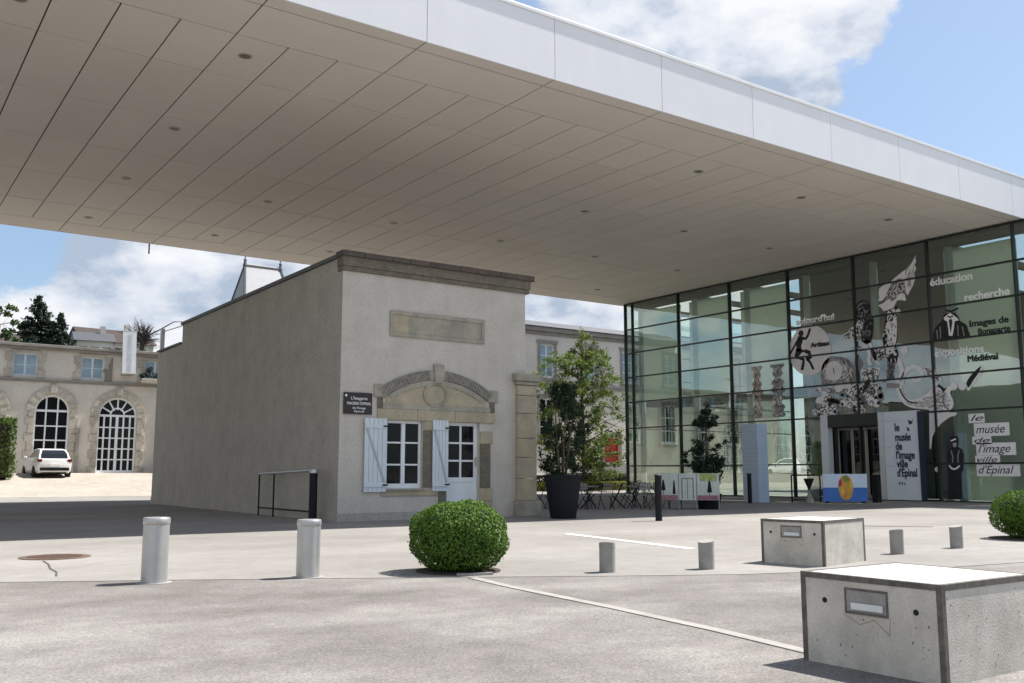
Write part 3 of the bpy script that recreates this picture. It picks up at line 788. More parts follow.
# hand rail by the side wall
s = empty('handrail', (9.7, 24.4, 0)); tag(s, 'low grey metal handrail along the shaded side wall of the gatehouse', 'handrail')
mb = MB(); mb.tube([(0, 1.9, 1.15), (0, -1.85, 1.24)], .032); mb.build('rail', M['steel'], s, smooth=True)
mb = MB(); mb.tube([(0, 1.86, 0), (0, 1.86, 1.13)], .024); mb.build('post', M['dark'], s)
mb = MB(); mb.tube([(0, .75, 0), (0, .75, 1.15)], .024); mb.build('post', M['dark'], s)
mb = MB(); mb.box(-.02, .02, -1.85, 1.9, .2, .24); mb.build('lower_rail', M['dark'], s)
s = empty('bollard', (9.62, 22.3, 0)); tag(s, 'tall black bollard at the near end of the low handrail', 'bollard')
mb = MB(); mb.lathe([(.10, 0), (.10, 1.17)], n=24); mb.build('shaft', M['dark'], s, smooth=True)
mb = MB(); mb.lathe([(.095, 1.17), (.11, 1.18), (.11, 1.24), (.09, 1.27)], n=24); mb.build('cap', M['steel'], s, smooth=True)
s = empty('bollard', (16.75, 17.55, 0)); tag(s, 'tall black bollard standing alone in front of the cafe chairs', 'bollard')
mb = MB(); mb.lathe([(.085, 0), (.085, 1.08)], n=24); mb.build('shaft', M['dark'], s, smooth=True)
mb = MB(); mb.lathe([(.085, 1.08), (.092, 1.09), (.092, 1.12), (.07, 1.14)], n=24); mb.build('cap', M['dark'], s, smooth=True)


# ------------------------------------------------------------------ museum
def museum():
    root = empty('museum', (37.2, 30, 0))
    tag(root, 'glass fronted museum with dark green grid frame, printed figures and lettering on its panes', 'museum')
    bpy.context.view_layer.update()
    inv = root.matrix_world.inverted()
    def P(o, par=None): o.parent = par or root; o.matrix_parent_inverse = inv if par is None else Matrix.Identity(4); return o
    XG = 37.2; MY = [41.46, 37.12, 33.4, 29.65, 25.95, 22.3, 18.65]; Y0 = 15.0
    ZR = [0.05, 1.55, 3.70, 5.20, 6.65, 8.07, 9.46, 10.98]
    ends = MY + [Y0]
    for a, b in zip(ends[:-1], ends[1:]):
        for j in range(len(ZR) - 1):
            if (a, b) == (29.65, 25.95) and j < 2: continue
        mb = MB(); lo = ZR[0] if not (abs(a - 25.95) < .01 or abs(a - 29.65) < .01) else 3.80
        if lo > 1:
            if abs(a - 29.65) < .01: mb.box(XG, XG + .02, 27.75, a - .03, ZR[0], 3.79)
            else: mb.box(XG, XG + .02, b + .03, 24.5, ZR[0], 3.79)
        mb.box(XG, XG + .02, b + .03, a - .03, lo, ZR[-1])
        P(mb.build('glass_pane', M['glass']))
    # corner return on the courtyard side
    mb = MB(); mb.box(XG + .05, 52, 41.44, 41.46, ZR[0], ZR[-1]); P(mb.build('glass_pane', M['glass']))
    for y in MY + [40.85, Y0]:
        mb = MB(); w = .035 if y != 40.85 else .02
        mb.box(XG - .09, XG + .12, y - w, y + w, 0, 11.0)
        P(mb.build('mullion', M['mullion']))
    for z in ZR[1:]:
        if z in (1.55, 3.70):
            mb = MB(); mb.box(XG - .05, XG + .08, 27.78, MY[0], z - .035, z + .035); mb.box(XG - .05, XG + .08, Y0, 24.5, z - .035, z + .035)
        else:
            mb = MB(); mb.box(XG - .055, XG + .08, Y0, MY[0], z - .035, z + .035)
        mb.box(XG + .13, 52, 41.40, 41.50, z - .03, z + .03)
        P(mb.build('transom', M['mullion']))
    mb = MB(); mb.box(XG - .10, XG + .3, Y0, 24.5, 0, .045); mb.box(XG - .10, XG + .3, 27.8, MY[0] + .05, 0, .045)
    P(mb.build('base_rail', M['mullion']))
    # interior
    mb = MB(); mb.box(XG + .35, 55, Y0, 41.3, 0.0, .03); P(mb.build('floor', M['inner_floor']))
    mb = MB(); mb.box(XG + 1.3, XG + 3.2, Y0 + .1, 41.2, 4.98, 5.32); P(mb.build('upper_floor', M['inner']))
    mb = MB(); mb.box(XG + .4, XG + 1.0, Y0, 41.3, 10.7, 11.0); mb.box(52.5, 55, Y0, 41.3, 10.7, 11.0)  # middle of the roof left open, an added opening to let sun inside
    for y in MY: mb.box(XG + 1.0, 52.5, y - .2, y + .2, 10.75, 11.0)
    P(mb.build('ceiling', M['inner']))
    mb = MB(); mb.box(55, 55.3, 14, 42, 0, 11); mb.box(XG + .4, 55, 14.7, 15.0, 0, 11); P(mb.build('back_wall', M['inner']))
    mb = MB(); mb.box(XG + 1.6, XG + 1.8, 22.2, 30.2, .05, 10.9); P(mb.build('dark_backing', M['inner']))  # added dark sheet, keeps the central bays dim and hides the open roof
    for y, a, b in ((18.65, 18.95, 22.0), (22.3, 0, 0), (33.4, 34.0, 37.0), (37.12, 37.75, 40.7), (29.65, 30.3, 33.3), (15.0, 15.2, 18.3)):
        if not a: continue
        mb = MB(); mb.box(XG + .75, XG + .85, a, b, 5.34 if y not in (18.65, 15.0) else .05, 10.55)
        P(mb.build('blind', M['blind_cloth']))  # translucent so sun through the added roof opening makes them glow
    for y in MY:
        mb = MB(); mb.lathe([(.17, 0), (.17, 10.7)], (XG + .75, y - .55 if y > 15 else y, 0), 20); P(mb.build('column', M['column'], smooth=True))

    # vinyl figures and lettering on the outer face of the panes. u runs to the right along the facade (u = -y)
    XF = XG - .004
    def film(name, polys, m, layer=0, single=False):
        x1 = XG - .005 - .0025 * layer; x0 = x1 - .002
        for grp in ([[p] for p in polys] if single else [polys]):
            mb = MB()
            for pl in grp: mb.prism([(-u, z) for u, z in pl], x0, x1, 'x')
            P(mb.build(name, m))
    def stroke(pts, w):
        n = len(pts); ws = w if isinstance(w, list) else [w] * n; L = []; Rr = []
        for i, p in enumerate(pts):
            d = Vector(pts[min(i + 1, n - 1)]) - Vector(pts[max(i - 1, 0)]); d = d.normalized() if d.length else Vector((1, 0)); q = Vector((-d.y, d.x))
            L.append(Vector(p) + q * ws[i] / 2); Rr.append(Vector(p) - q * ws[i] / 2)
        return [tuple(a) for a in L] + [tuple(a) for a in reversed(Rr)]
    def smooth_(pts, k=4):
        out = []
        n = len(pts)
        for i in range(n - 1):
            p0, p1, p2, p3 = [Vector(pts[max(0, min(n - 1, i + d))]) for d in (-1, 0, 1, 2)]
            for t in range(k):
                t = t / k
                out.append(tuple(0.5 * ((2 * p1) + (p2 - p0) * t + (2 * p0 - 5 * p1 + 4 * p2 - p3) * t * t + (3 * p1 - p0 - 3 * p2 + p3) * t ** 3)))
        return out + [tuple(pts[-1])]
    def closed(pts, k=3): return smooth_(list(pts) + [pts[0]], k)[:-1]
    def inside(p, poly):
        c = False; n = len(poly)
        for i in range(n):
            a, b = poly[i], poly[i - 1]
            if (a[1] > p[1]) != (b[1] > p[1]) and p[0] < (b[0] - a[0]) * (p[1] - a[1]) / (b[1] - a[1]) + a[0]: c = not c
        return c
    hrnd = random.Random(99)
    def hatch(name, poly, n, m, layer, L=.22, w=.022, base=None):
        us = [p[0] for p in poly]; zs = [p[1] for p in poly]; out = []; tries = 0
        while len(out) < n and tries < n * 30:
            tries += 1
            u, z = hrnd.uniform(min(us), max(us)), hrnd.uniform(min(zs), max(zs)); a = (hrnd.gauss(base, .5) if base is not None else hrnd.uniform(0, 3.14)); l = L * hrnd.uniform(.5, 1.3)
            k = hrnd.uniform(-.35, .35)
            pts = [(u - l / 2 * math.cos(a), z - l / 2 * math.sin(a)), (u - k * l * math.sin(a), z + k * l * math.cos(a)), (u + l / 2 * math.cos(a), z + l / 2 * math.sin(a))]
            if all(inside(p, poly) for p in pts): out.append(stroke(smooth_(pts, 3), [w * .4, w, w * 1.1, w * 1.2, w, w * .8, w * .4]))
        mb = MB()
        for i, pl in enumerate(out):
            x1 = XG - .005 - .0025 * layer - .00006 * i; mb.prism([(-u, z) for u, z in pl], x1 - .001, x1, 'x')
        P(mb.build(name, m))
    def disc(c, r, n=28, ry=None): return [(c[0] + r * math.cos(2 * math.pi * k / n), c[1] + (ry or r) * math.sin(2 * math.pi * k / n)) for k in range(n)]

    # round medallion with a leaping dancer
    c0 = (-28.5, 6.93)
    film('round_print', [disc(c0, 1.2, 48)], M['film_white'])
    film('dancer_print', [disc([(-28.95,7.79)][0], .15), stroke(smooth_([(-29.04,7.64),(-29.24,7.38),(-29.49,7.05),(-29.77,6.73)]), .10), stroke(smooth_([(-28.92,7.57),(-28.7,7.51),(-28.54,7.68),(-28.42,7.96)]), .13),
          [(-29.11,7.68),(-28.84,7.62),(-28.88,7.37),(-28.98,7.19),(-28.95,7.0),(-29.07,6.91),(-29.22,6.96),(-29.27,7.22),(-29.21,7.47)], [(-29.28,7.1),(-28.95,7.03),(-28.73,6.92),(-28.7,6.81),(-29.0,6.75),(-29.25,6.55),(-29.38,6.72)],
          stroke([(-28.8,6.92),(-28.53,6.83),(-28.46,6.6),(-28.71,6.5)], .20), stroke([(-29.16,6.67),(-28.86,6.51),(-28.91,6.26),(-28.98,6.02)], .17), stroke([(-28.67,6.56),(-28.48,6.32),(-28.32,6.0)], .13)], M['film_black'], 1)
    film('dancer_print', [[(-28.94,6.86),(-28.77,6.86),(-28.7,6.75),(-28.85,6.67),(-29.09,6.62),(-29.16,6.67)]], M['film_white'], 2)
    # flag
    film('flag_print', [[(-22.77,10.46),(-22.83,10.34),(-22.79,10.16),(-22.89,10.06),(-22.81,9.87),(-22.91,9.72),(-22.9,9.43),(-23.01,9.16),(-23.18,8.95),(-23.28,8.77),(-23.4,8.99),(-23.47,9.35),(-23.61,9.58),(-23.87,9.5),(-24.15,9.22),(-24.33,8.9),(-24.53,8.72),(-24.73,8.72),(-24.66,8.89),(-24.69,9.07),(-24.63,9.3),(-24.46,9.39),(-24.1,9.48),(-23.8,9.67),(-23.34,9.91),(-23.01,10.14),(-22.84,10.4)]], M['film_white'])
    film('flag_print', [closed([(-24.0,9.44),(-23.61,9.58),(-23.43,9.4),(-23.36,9.04),(-23.44,8.85),(-23.66,8.8),(-23.98,8.73),(-24.31,8.66),(-24.33,8.9),(-24.22,9.12)])], M['film_grey'], 1)
    film('flag_print', [[(-24.74,8.54),(-24.44,8.62),(-24.24,8.8),(-24.05,8.62),(-23.86,8.71),(-23.59,8.96),(-23.41,8.81),(-23.39,8.55),(-23.58,8.61),(-23.8,8.64),(-24.01,8.32),(-24.27,8.27),(-24.47,8.24),(-24.59,8.4)]], M['film_white'], 2)
    # standard bearer: patterned coat and boots
    film('bearer_print', [[(-24.33,8.31),(-24.01,8.32),(-23.81,8.41),(-23.88,7.72),(-23.9,6.89),(-23.98,6.69),(-23.88,6.27),(-23.97,5.88),(-24.34,5.94),(-24.52,6.28),(-24.61,6.93),(-24.47,7.68)], closed([(-25.88,8.65),(-25.74,8.84),(-25.43,8.88),(-25.17,8.67),(-25.16,8.25),(-25.01,7.87),(-25.2,6.94),(-25.67,7.05),(-25.69,7.84),(-25.87,8.22)])], M['film_black'], 1)
    film('bearer_print', [disc([(-23.78,8.13)][0], .12), closed([(-24.37,7.67),(-24.21,7.7),(-24.13,7.4),(-24.22,6.95),(-24.34,7.02)]), closed([(-24.04,7.86),(-23.88,7.87),(-23.89,7.26),(-23.97,6.8),(-24.13,6.47),(-24.16,6.94)]), stroke([(-24.18,8.17),(-24.09,7.98),(-24.23,7.82)], .07),
                          stroke([(-24.45,6.39),(-24.3,6.61),(-24.12,6.41),(-23.98,6.23)], .09), closed([(-24.35,6.9),(-24.16,6.88),(-24.11,6.7),(-24.33,6.7)])], M['film_white'], 2)
    film('bearer_print', [stroke([(-24.32,7.43),(-24.24,7.18)], .05), stroke([(-24.02,7.62),(-23.93,7.44)], .05), stroke([(-24.05,7.16),(-23.96,7.03)], .05), stroke([(-24.3,6.84),(-24.2,6.76)], .04)], M['film_black'], 3)
    # pale lace cuff and ribbons
    film('ribbon_print', [closed([(-25.78,8.0),(-25.58,7.91),(-25.57,7.64),(-25.74,7.54),(-25.66,7.23),(-25.84,7.07),(-26.21,7.11),(-26.62,7.34),(-26.65,7.47),(-26.33,7.55),(-26.25,7.7),(-25.97,7.78)])], M['film_white'], 2)
    film('ribbon_print', [stroke([(-26.25,7.67),(-26.05,7.52),(-26.13,7.35),(-25.93,7.26)], .06), stroke([(-25.97,7.69),(-25.81,7.61),(-25.85,7.43)], .08), stroke([(-26.55,7.4),(-26.34,7.43),(-26.27,7.27)], .05)], M['film_black'], 3)
    film('ribbon_print', [stroke(smooth_([(-25.94,6.47),(-25.86,6.67),(-25.61,6.8),(-25.39,6.68),(-25.3,6.43),(-25.35,6.14),(-25.26,5.9)]), .17), stroke(smooth_([(-25.61,6.94),(-25.37,6.98),(-25.21,6.78),(-25.1,6.47),(-24.99,6.11)]), .15), closed([(-25.22,6.69),(-24.82,6.71),(-24.56,6.62),(-24.45,6.29),(-24.33,6.22),(-24.65,6.16),(-24.83,5.92),(-25.02,6.05),(-25.18,6.22)]),
                          stroke([(-26.2,6.71),(-25.96,6.74),(-25.68,6.8)], .06)], M['film_white'], 1)
    film('ribbon_print', [stroke([(-25.1,6.5),(-24.97,6.4),(-25.01,6.26)], .06), stroke([(-24.8,6.5),(-24.74,6.32),(-24.85,6.18)], .06), stroke([(-24.61,6.42),(-24.65,6.28)], .05)], M['film_black'], 3)
    # horse flank
    film('mount_print', [[(-25.74,5.76),(-25.34,5.82),(-24.78,5.77),(-24.89,5.51),(-24.97,5.29),(-25.03,4.88),(-25.01,4.59),(-25.06,4.36),(-25.42,4.32),(-25.81,4.58),(-25.86,4.94),(-25.7,5.29),(-25.82,5.53)]], M['film_white'], 1)
    film('mount_print', [closed([(-25.6,5.22),(-25.36,5.32),(-25.34,5.08),(-25.52,4.86),(-25.81,4.64),(-25.69,4.93)]), stroke([(-25.14,5.71),(-25.19,5.42),(-25.14,5.13),(-25.26,4.84)], .05), stroke([(-25.55,5.63),(-25.42,5.53),(-25.15,5.54)], .06), stroke([(-25.12,4.89),(-25.17,4.6)], .06)], M['film_black'], 2)
    film('mount_print', [[(-24.46,6.09),(-24.21,6.06),(-24.06,5.85),(-24.19,5.4),(-24.13,5.22),(-24.48,5.25),(-24.53,5.54),(-24.42,5.76)], closed([(-24.81,5.22),(-24.58,5.26),(-24.52,5.14),(-24.72,5.1)]), [(-24.56,5.05),(-23.89,5.0),(-23.91,4.8),(-24.54,4.85)], closed([(-25.01,4.65),(-24.74,4.69),(-24.73,4.34),(-24.96,4.3)])], M['film_grey'], 1)
    film('mount_print', [closed([(-26.05,6.3),(-25.81,6.28),(-25.66,6.0),(-25.84,5.77),(-26.06,5.61),(-26.11,5.98)])], M['film_grey'], 0)
    # pale dome with a clock-like disc
    film('dome_print', [closed([(-27.89,5.21),(-27.93,5.77),(-27.76,6.25),(-27.38,6.49),(-26.88,6.47),(-26.4,6.28),(-26.14,5.92),(-26.06,5.49),(-26.15,5.11),(-27.03,5.12)])], M['film_grey'], 0)
    film('dome_print', [disc([(-27.2,5.83)][0], .46)], M['film_white'], 1)
    film('dome_print', [stroke([(-27.23,5.96),(-27.2,5.8),(-27.18,5.62)], .05), stroke([(-26.78,6.37),(-26.55,6.08),(-26.37,5.64),(-26.29,5.21)], .05), stroke([(-26.47,6.25),(-26.25,5.87),(-26.17,5.44)], .04)], M['film_black'], 2)
    # flower bank above the entrance
    rnd = random.Random(12); W = []; Gy = []; B = []
    lo = [(-28.35,3.99),(-24.92,3.95)]; hi = [(-27.89,5.28),(-25.05,5.06)]
    for k in range(74):
        u = rnd.uniform(lo[0][0], lo[1][0]); z = rnd.uniform(3.95, 5.15) - .12 * abs(math.sin(u * 2)); r = rnd.uniform(.10, .26)
        bl = [(u + r * rnd.uniform(.7, 1.15) * math.cos(t * math.pi / 4), z + r * .75 * rnd.uniform(.65, 1.1) * math.sin(t * math.pi / 4)) for t in range(8)]
        (W if k % 3 else Gy).append(closed(bl))
        if k % 2: B.append(stroke(smooth_([(u - r * .5, z - r * .2), (u, z + r * .35), (u + r * .5, z - r * .1), (u + .1 * r, z - r * .4)]), .045))
        if k % 5 == 0: B.append(disc((u + r, z - r * .6), .08, 10))
    film('flower_print', Gy, M['film_grey'], 0)
    for i, pl in enumerate(W):
        mb = MB(); x1 = XG - .008 - .0001 * i; mb.prism([(-u, z) for u, z in pl], x1 - .002, x1, 'x'); P(mb.build('flower_print', M['film_white']))
    mb = MB()
    for i, pl in enumerate(B):
        x1 = XG - .0165 - .0001 * i; mb.prism([(-u, z) for u, z in pl], x1 - .002, x1, 'x')
    P(mb.build('flower_print', M['film_black']))
    # scroll with a fish body and tail
    film('scroll_print', [closed([(-24.11,4.98),(-24.03,4.59),(-23.84,4.2),(-23.44,3.93),(-22.71,3.81),(-22.0,3.69),(-21.68,3.72),(-21.51,4.0),(-21.63,4.42),(-21.54,4.6),(-21.68,4.71),(-21.88,4.54),(-22.12,4.84),(-22.31,4.92),(-22.57,4.53),(-23.08,4.29),(-23.46,4.27),(-23.72,4.52),(-23.83,4.95),(-23.96,5.1)])], M['film_white'], 0)
    film('scroll_print', [stroke(smooth_([(-23.8,4.9),(-23.71,5.27),(-23.48,5.57),(-23.13,5.65),(-22.87,5.48),(-22.84,5.2),(-23.03,5.06),(-23.23,5.1),(-23.26,5.24)]), [.26, .24, .22, .2, .18, .16, .14, .12, .10] * 4 if False else .17), stroke(smooth_([(-24.0,6.12),(-23.81,5.85),(-23.76,5.46),(-23.92,5.13)]), .22)], M['film_white'], 1)
    film('scroll_print', [closed([(-22.78,5.6),(-22.4,5.52),(-22.15,5.33),(-21.95,5.03),(-22.11,4.94),(-22.43,5.03),(-22.55,5.24),(-22.68,5.37)]), stroke([(-20.88,4.5),(-20.71,4.73),(-20.48,4.92)], .13), closed([(-20.41,5.18),(-20.24,5.4),(-20.17,5.24),(-20.36,4.94),(-20.54,4.98)])], M['film_white'], 1)
    film('scroll_print', [stroke(smooth_([(-23.91,4.78),(-23.76,4.45),(-23.5,4.18),(-23.09,4.1)]), .07), stroke(smooth_([(-21.89,4.39),(-21.97,4.15),(-21.89,3.9),(-21.74,3.77)]), .05), stroke([(-22.43,5.1),(-22.23,5.12),(-22.11,4.98)], .05), stroke([(-22.15,4.8),(-22.0,4.67),(-21.88,4.51)], .1), closed([(-20.92,4.8),(-20.71,5.08),(-20.26,5.43),(-20.41,5.12),(-20.6,4.9),(-20.84,4.59)])], M['film_black'], 2)
    film('dot_print', [disc([(-21.47,4.69)][0], .16), disc([(-21.1,4.67)][0], .16), disc([(-23.58,6.41)][0], .17), disc([(-22.41,1.31)][0], .11), disc([(-24.85,4.52)][0], .12)], M['film_white'], 1, True)
    # arch with a soldier in silhouette
    film('arch_print', [[(-22.61,3.78),(-21.41,3.61),(-21.42,3.52),(-21.74,3.43),(-22.07,3.23),(-22.35,2.97),(-22.53,2.67),(-22.63,2.16),(-22.69,2.16)]], M['film_white'], 0)
    film('soldier_print', [[(-21.77,2.57),(-21.72,2.65),(-21.45,2.66),(-21.41,2.56),(-21.42,2.36),(-21.47,2.23),(-21.29,2.13),(-21.22,1.9),(-21.28,1.31),(-21.38,1.13),(-21.4,0.14),(-21.65,0.1),(-21.66,0.72),(-21.76,0.1),(-22.01,0.12),(-21.89,1.13),(-21.96,1.31),(-21.94,1.91),(-21.84,2.14),(-21.68,2.23),(-21.72,2.37)]], M['film_black'], 0)
    film('soldier_print', [stroke(smooth_([(-21.88,1.48),(-21.75,1.34),(-21.6,1.34),(-21.42,1.46)]), .07), [(-21.75,2.49),(-21.51,2.58),(-21.5,2.52),(-21.72,2.44)]], M['film_white'], 1, True)
    film('soldier_print', [closed([(-21.67,2.37),(-21.49,2.39),(-21.53,2.23),(-21.63,2.22)])], M['film_tan'], 1)
    film('soldier_print', [stroke([(-21.75,2.08),(-21.69,1.84),(-21.72,1.58)], .05), stroke([(-21.4,2.08),(-21.48,1.84),(-21.47,1.57)], .05)], M['film_grey'], 1)
    # portrait bust
    film('bust_print', [closed([(-22.24,6.63),(-22.19,7.02),(-22.04,7.3),(-21.82,7.44),(-21.7,7.7),(-21.49,7.77),(-21.24,7.73),(-21.07,7.54),(-21.01,7.36),(-20.77,7.18),(-20.69,6.93),(-20.68,6.63),(-21.42,6.61)])], M['film_black'], 0)
    film('bust_print', [[(-21.71,7.58),(-21.42,7.76),(-21.13,7.5),(-21.06,7.39),(-21.24,7.37),(-21.31,7.01),(-21.38,6.77),(-21.53,6.81),(-21.54,7.09),(-21.57,7.41),(-21.69,7.48)]], M['film_white'], 1)
    film('bust_print', [[(-21.49,7.45),(-21.38,7.51),(-21.34,7.36),(-21.39,7.12),(-21.44,6.88),(-21.47,7.13)], stroke([(-21.53,7.63),(-21.43,7.56),(-21.3,7.6)], .06), stroke([(-21.61,7.89),(-21.39,7.8),(-21.13,7.87),(-21.05,7.89)], .08)], M['film_black'], 2)
    film('bust_print', [stroke([(-22.05,7.1),(-22.03,6.7)], .04), stroke([(-21.89,7.23),(-21.9,6.73)], .04), stroke([(-20.93,7.11),(-20.88,6.71)], .04), stroke([(-21.12,7.18),(-21.13,6.74)], .04)], M['film_grey'], 1)
    # ornamental columns printed on the third bay
    for uc, m0, w0 in ((-31.75, M['film_tan'], .24), (-30.45, M['film_grey'], .30)):
        L_, R_ = [], []
        for k in range(27):
            z = 3.85 + k * .1; w = w0 * (1 + .28 * math.sin(k * 1.55) + .2 * math.sin(k * .55))
            L_.append((uc - w, z)); R_.append((uc + w, z))
        strip_poly = smooth_(L_, 2) + smooth_(R_, 2)[::-1]
        film('ornament_print', [strip_poly], m0, 0)
        hatch('line_print', strip_poly, 46, M['film_dark'], 3, .22, .03); hatch('line_print', strip_poly, 34, M['film_white'], 4, .2, .03)
    hatch('line_print', [(-23.4,9.86),(-22.87,10.35),(-22.85,9.82),(-23.01,9.21),(-23.28,8.8),(-23.44,9.29)], 14, M['film_grey'], 4, .5, .03, 1.0)
    hatch('line_print', [(-24.0,9.44),(-23.61,9.58),(-23.43,9.4),(-23.36,9.04),(-23.44,8.85),(-23.66,8.8),(-23.98,8.73),(-24.31,8.66),(-24.33,8.9),(-24.22,9.12)], 40, M['film_dark'], 4, .22, .03)
    hatch('line_print', [(-24.0,9.44),(-23.61,9.58),(-23.43,9.4),(-23.36,9.04),(-23.44,8.85),(-23.66,8.8),(-23.98,8.73),(-24.31,8.66),(-24.33,8.9),(-24.22,9.12)], 26, M['film_white'], 5, .2, .03)
    hatch('line_print', [(-24.33,8.31),(-24.01,8.32),(-23.81,8.41),(-23.88,7.72),(-23.9,6.89),(-23.98,6.69),(-23.88,6.27),(-23.97,5.88),(-24.34,5.94),(-24.52,6.28),(-24.61,6.93),(-24.47,7.68)], 90, M['film_white'], 5, .2, .035)
    hatch('line_print', [(-25.88,8.65),(-25.74,8.84),(-25.43,8.88),(-25.17,8.67),(-25.16,8.25),(-25.01,7.87),(-25.2,6.94),(-25.67,7.05),(-25.69,7.84),(-25.87,8.22)], 46, M['film_grey'], 5, .25, .03)
    hatch('line_print', [(-25.74,5.76),(-25.34,5.82),(-24.78,5.77),(-24.89,5.51),(-24.97,5.29),(-25.03,4.88),(-25.01,4.59),(-25.06,4.36),(-25.42,4.32),(-25.81,4.58),(-25.86,4.94),(-25.7,5.29),(-25.82,5.53)], 80, M['film_dark'], 5, .2, .03)
    hatch('line_print', [(-27.81,5.33),(-27.86,5.77),(-27.69,6.18),(-27.31,6.42),(-26.88,6.41),(-26.47,6.22),(-26.22,5.87),(-26.17,5.5),(-26.22,5.18)], 60, M['film_white'], 5, .35, .028, 1.2)
    hatch('line_print', [(-25.22,6.69),(-24.82,6.71),(-24.56,6.62),(-24.45,6.29),(-24.33,6.22),(-24.65,6.16),(-24.83,5.92),(-25.02,6.05),(-25.18,6.22)], 40, M['film_dark'], 5, .2, .03)
    hatch('line_print', [(-24.46,6.09),(-24.21,6.06),(-24.06,5.85),(-24.19,5.4),(-24.13,5.22),(-24.48,5.25),(-24.53,5.54),(-24.42,5.76)], 40, M['film_dark'], 5, .2, .03)
    hatch('line_print', [(-25.78,8.0),(-25.58,7.91),(-25.57,7.64),(-25.74,7.54),(-25.66,7.23),(-25.84,7.07),(-26.21,7.11),(-26.62,7.34),(-26.65,7.47),(-26.33,7.55),(-26.25,7.7),(-25.97,7.78)], 50, M['film_dark'], 5, .16, .03)
    hatch('line_print', [(-23.87,4.33),(-23.37,3.96),(-22.71,3.86),(-22.0,3.74),(-21.69,3.77),(-21.57,4.01),(-21.66,4.42),(-21.88,4.48),(-22.12,4.77),(-22.32,4.85),(-22.57,4.43),(-23.09,4.21),(-23.46,4.18),(-23.73,4.32)], 70, M['film_grey'], 5, .25, .028, -.2)
    hatch('line_print', [(-22.78,5.6),(-22.4,5.52),(-22.15,5.33),(-21.95,5.03),(-22.11,4.94),(-22.43,5.03),(-22.55,5.24),(-22.68,5.37)], 24, M['film_dark'], 5, .18, .025, -.7)
    # words on the panes
    def word(body, y, z, w, size, m):
        return text_mesh(body, size, m, root, Vector((XG - .022, y, z)), WEST, width=w, bold=.013)
    word("aujourd'hui", 29.2, 8.22, 2.15, .42, M['letters'])
    word('éducation', 22.22, 9.0, 1.85, .46, M['letters'])
    word('recherche', 20.75, 8.13, 1.85, .46, M['letters'])
    word('Images de', 20.62, 7.06, 1.6, .36, M['film_black'])
    word('Bonaparte', 20.28, 6.70, 1.3, .34, M['film_black'])
    word('expositions', 22.2, 5.97, 2.1, .46, M['letters'])
    word('Médiéval', 20.8, 5.64, 1.25, .36, M['film_black'])
    t = word('Artisan', 28.42, 7.05, 1.05, .30, M['film_black']); t.location.x -= .012
    # stepped white labels with dark handwriting
    lab = [('le', 20.92, .66, 3.16, 3.52), ('musée', 20.72, 1.42, 2.62, 3.12), ('de', 20.82, .78, 2.30, 2.60), ("l'image", 20.68, 1.58, 1.86, 2.34), ('ville', 20.75, 1.0, 1.52, 1.84), ("d'Épinal", 20.72, 1.72, 1.04, 1.50)]
    for wd, y, w, za, zb in lab:
        mb = MB(); mb.box(XG - .012, XG - .0065, y - w, y, za, zb + .012); o = P(mb.build('text_label', M['film_white']))
        text_mesh(wd, (zb - za) * .95, M['ink'], o, Vector((XG - .018, y - .08, za + (zb - za) * .24)), WEST, width=w * .82, shear=.35)

    # entrance box
    ent = empty('entrance', (37.2, 26.2, 0)); ent.parent = root; ent.matrix_parent_inverse = inv
    bpy.context.view_layer.update(); einv = ent.matrix_world.inverted()
    def E(o): o.parent = ent; o.matrix_parent_inverse = einv; return o
    mb = MB(); mb.box(XG - .35, XG + .9, 24.45, 27.75, 3.22, 3.78); E(mb.build('lintel_box', M['mullion'], bevel=.01))
    mb = MB(); mb.box(XG - .38, XG - .02, 27.42, 27.80, 0, 3.8); E(mb.build('side_pier', M['sign_white'], bevel=.01))
    mb = MB(); mb.box(XG + .6, XG + .9, 24.45, 24.6, 0, 3.2); mb.box(XG + .6, XG + .9, 27.6, 27.75, 0, 3.2); E(mb.build('side_pier', M['mullion']))
    ysd = [27.38, 26.62, 25.9, 25.18, 24.62]
    for a, b in zip(ysd[:-1], ysd[1:]):
        mb = MB(); x0, x1 = XG + .30, XG + .36
        mb.box(x0, x1, b + .01, b + .075, .05, 3.2); mb.box(x0, x1, a - .075, a - .01, .05, 3.2); mb.box(x0, x1, b + .075, a - .075, .05, .18); mb.box(x0, x1, b + .075, a - .075, 3.10, 3.2)
        lf = E(mb.build('door_leaf', M['ring']))
        mb = MB(); mb.box(x0 + .02, x0 + .035, b + .07, a - .07, .17, 3.11); o = mb.build('door_pane', M['glass_door']); o.parent = lf
    mb = MB(); mb.box(XG + .40, XG + .44, 26.1, 26.4, 1.2, 1.75); E(mb.build('notice', M['film_grey']))


museum()

# tall white sign slab beside the entrance
s = empty('sign', (36.7, 23.7, 0)); tag(s, 'tall pale sign slab with dark museum lettering beside the dark entrance doors', 'sign')
bpy.context.view_layer.update()
mb = MB(); mb.box(-.10, .10, -.92, .70, .04, 3.76); mb.build('board', M['sign_white'], s, bevel=.008)
mb = MB(); mb.box(-.12, .12, .71, .95, .04, 3.76); mb.build('edge_panel', M['alu'], s, bevel=.008)
mb = MB(); mb.box(-.16, .14, -1.02, -.93, .0, 3.72); mb.build('gap_strip', M['ink'], s)  # dark strip painted in for the shaded gap beside the slab
for body, zz, w in (('le', 2.93, .22), ('musée', 2.52, .72), ('de', 2.14, .30), ("l'image", 1.76, .86), ('ville', 1.40, .52), ("d'Épinal", 1.02, .92)):
    text_mesh(body, .46, M['ink'], s, Vector((36.59, 23.86, zz)), WEST, width=w, bold=.013)
text_mesh('M', .2, M['ink'], s, Vector((36.59, 23.80, .66)), WEST, width=.18)
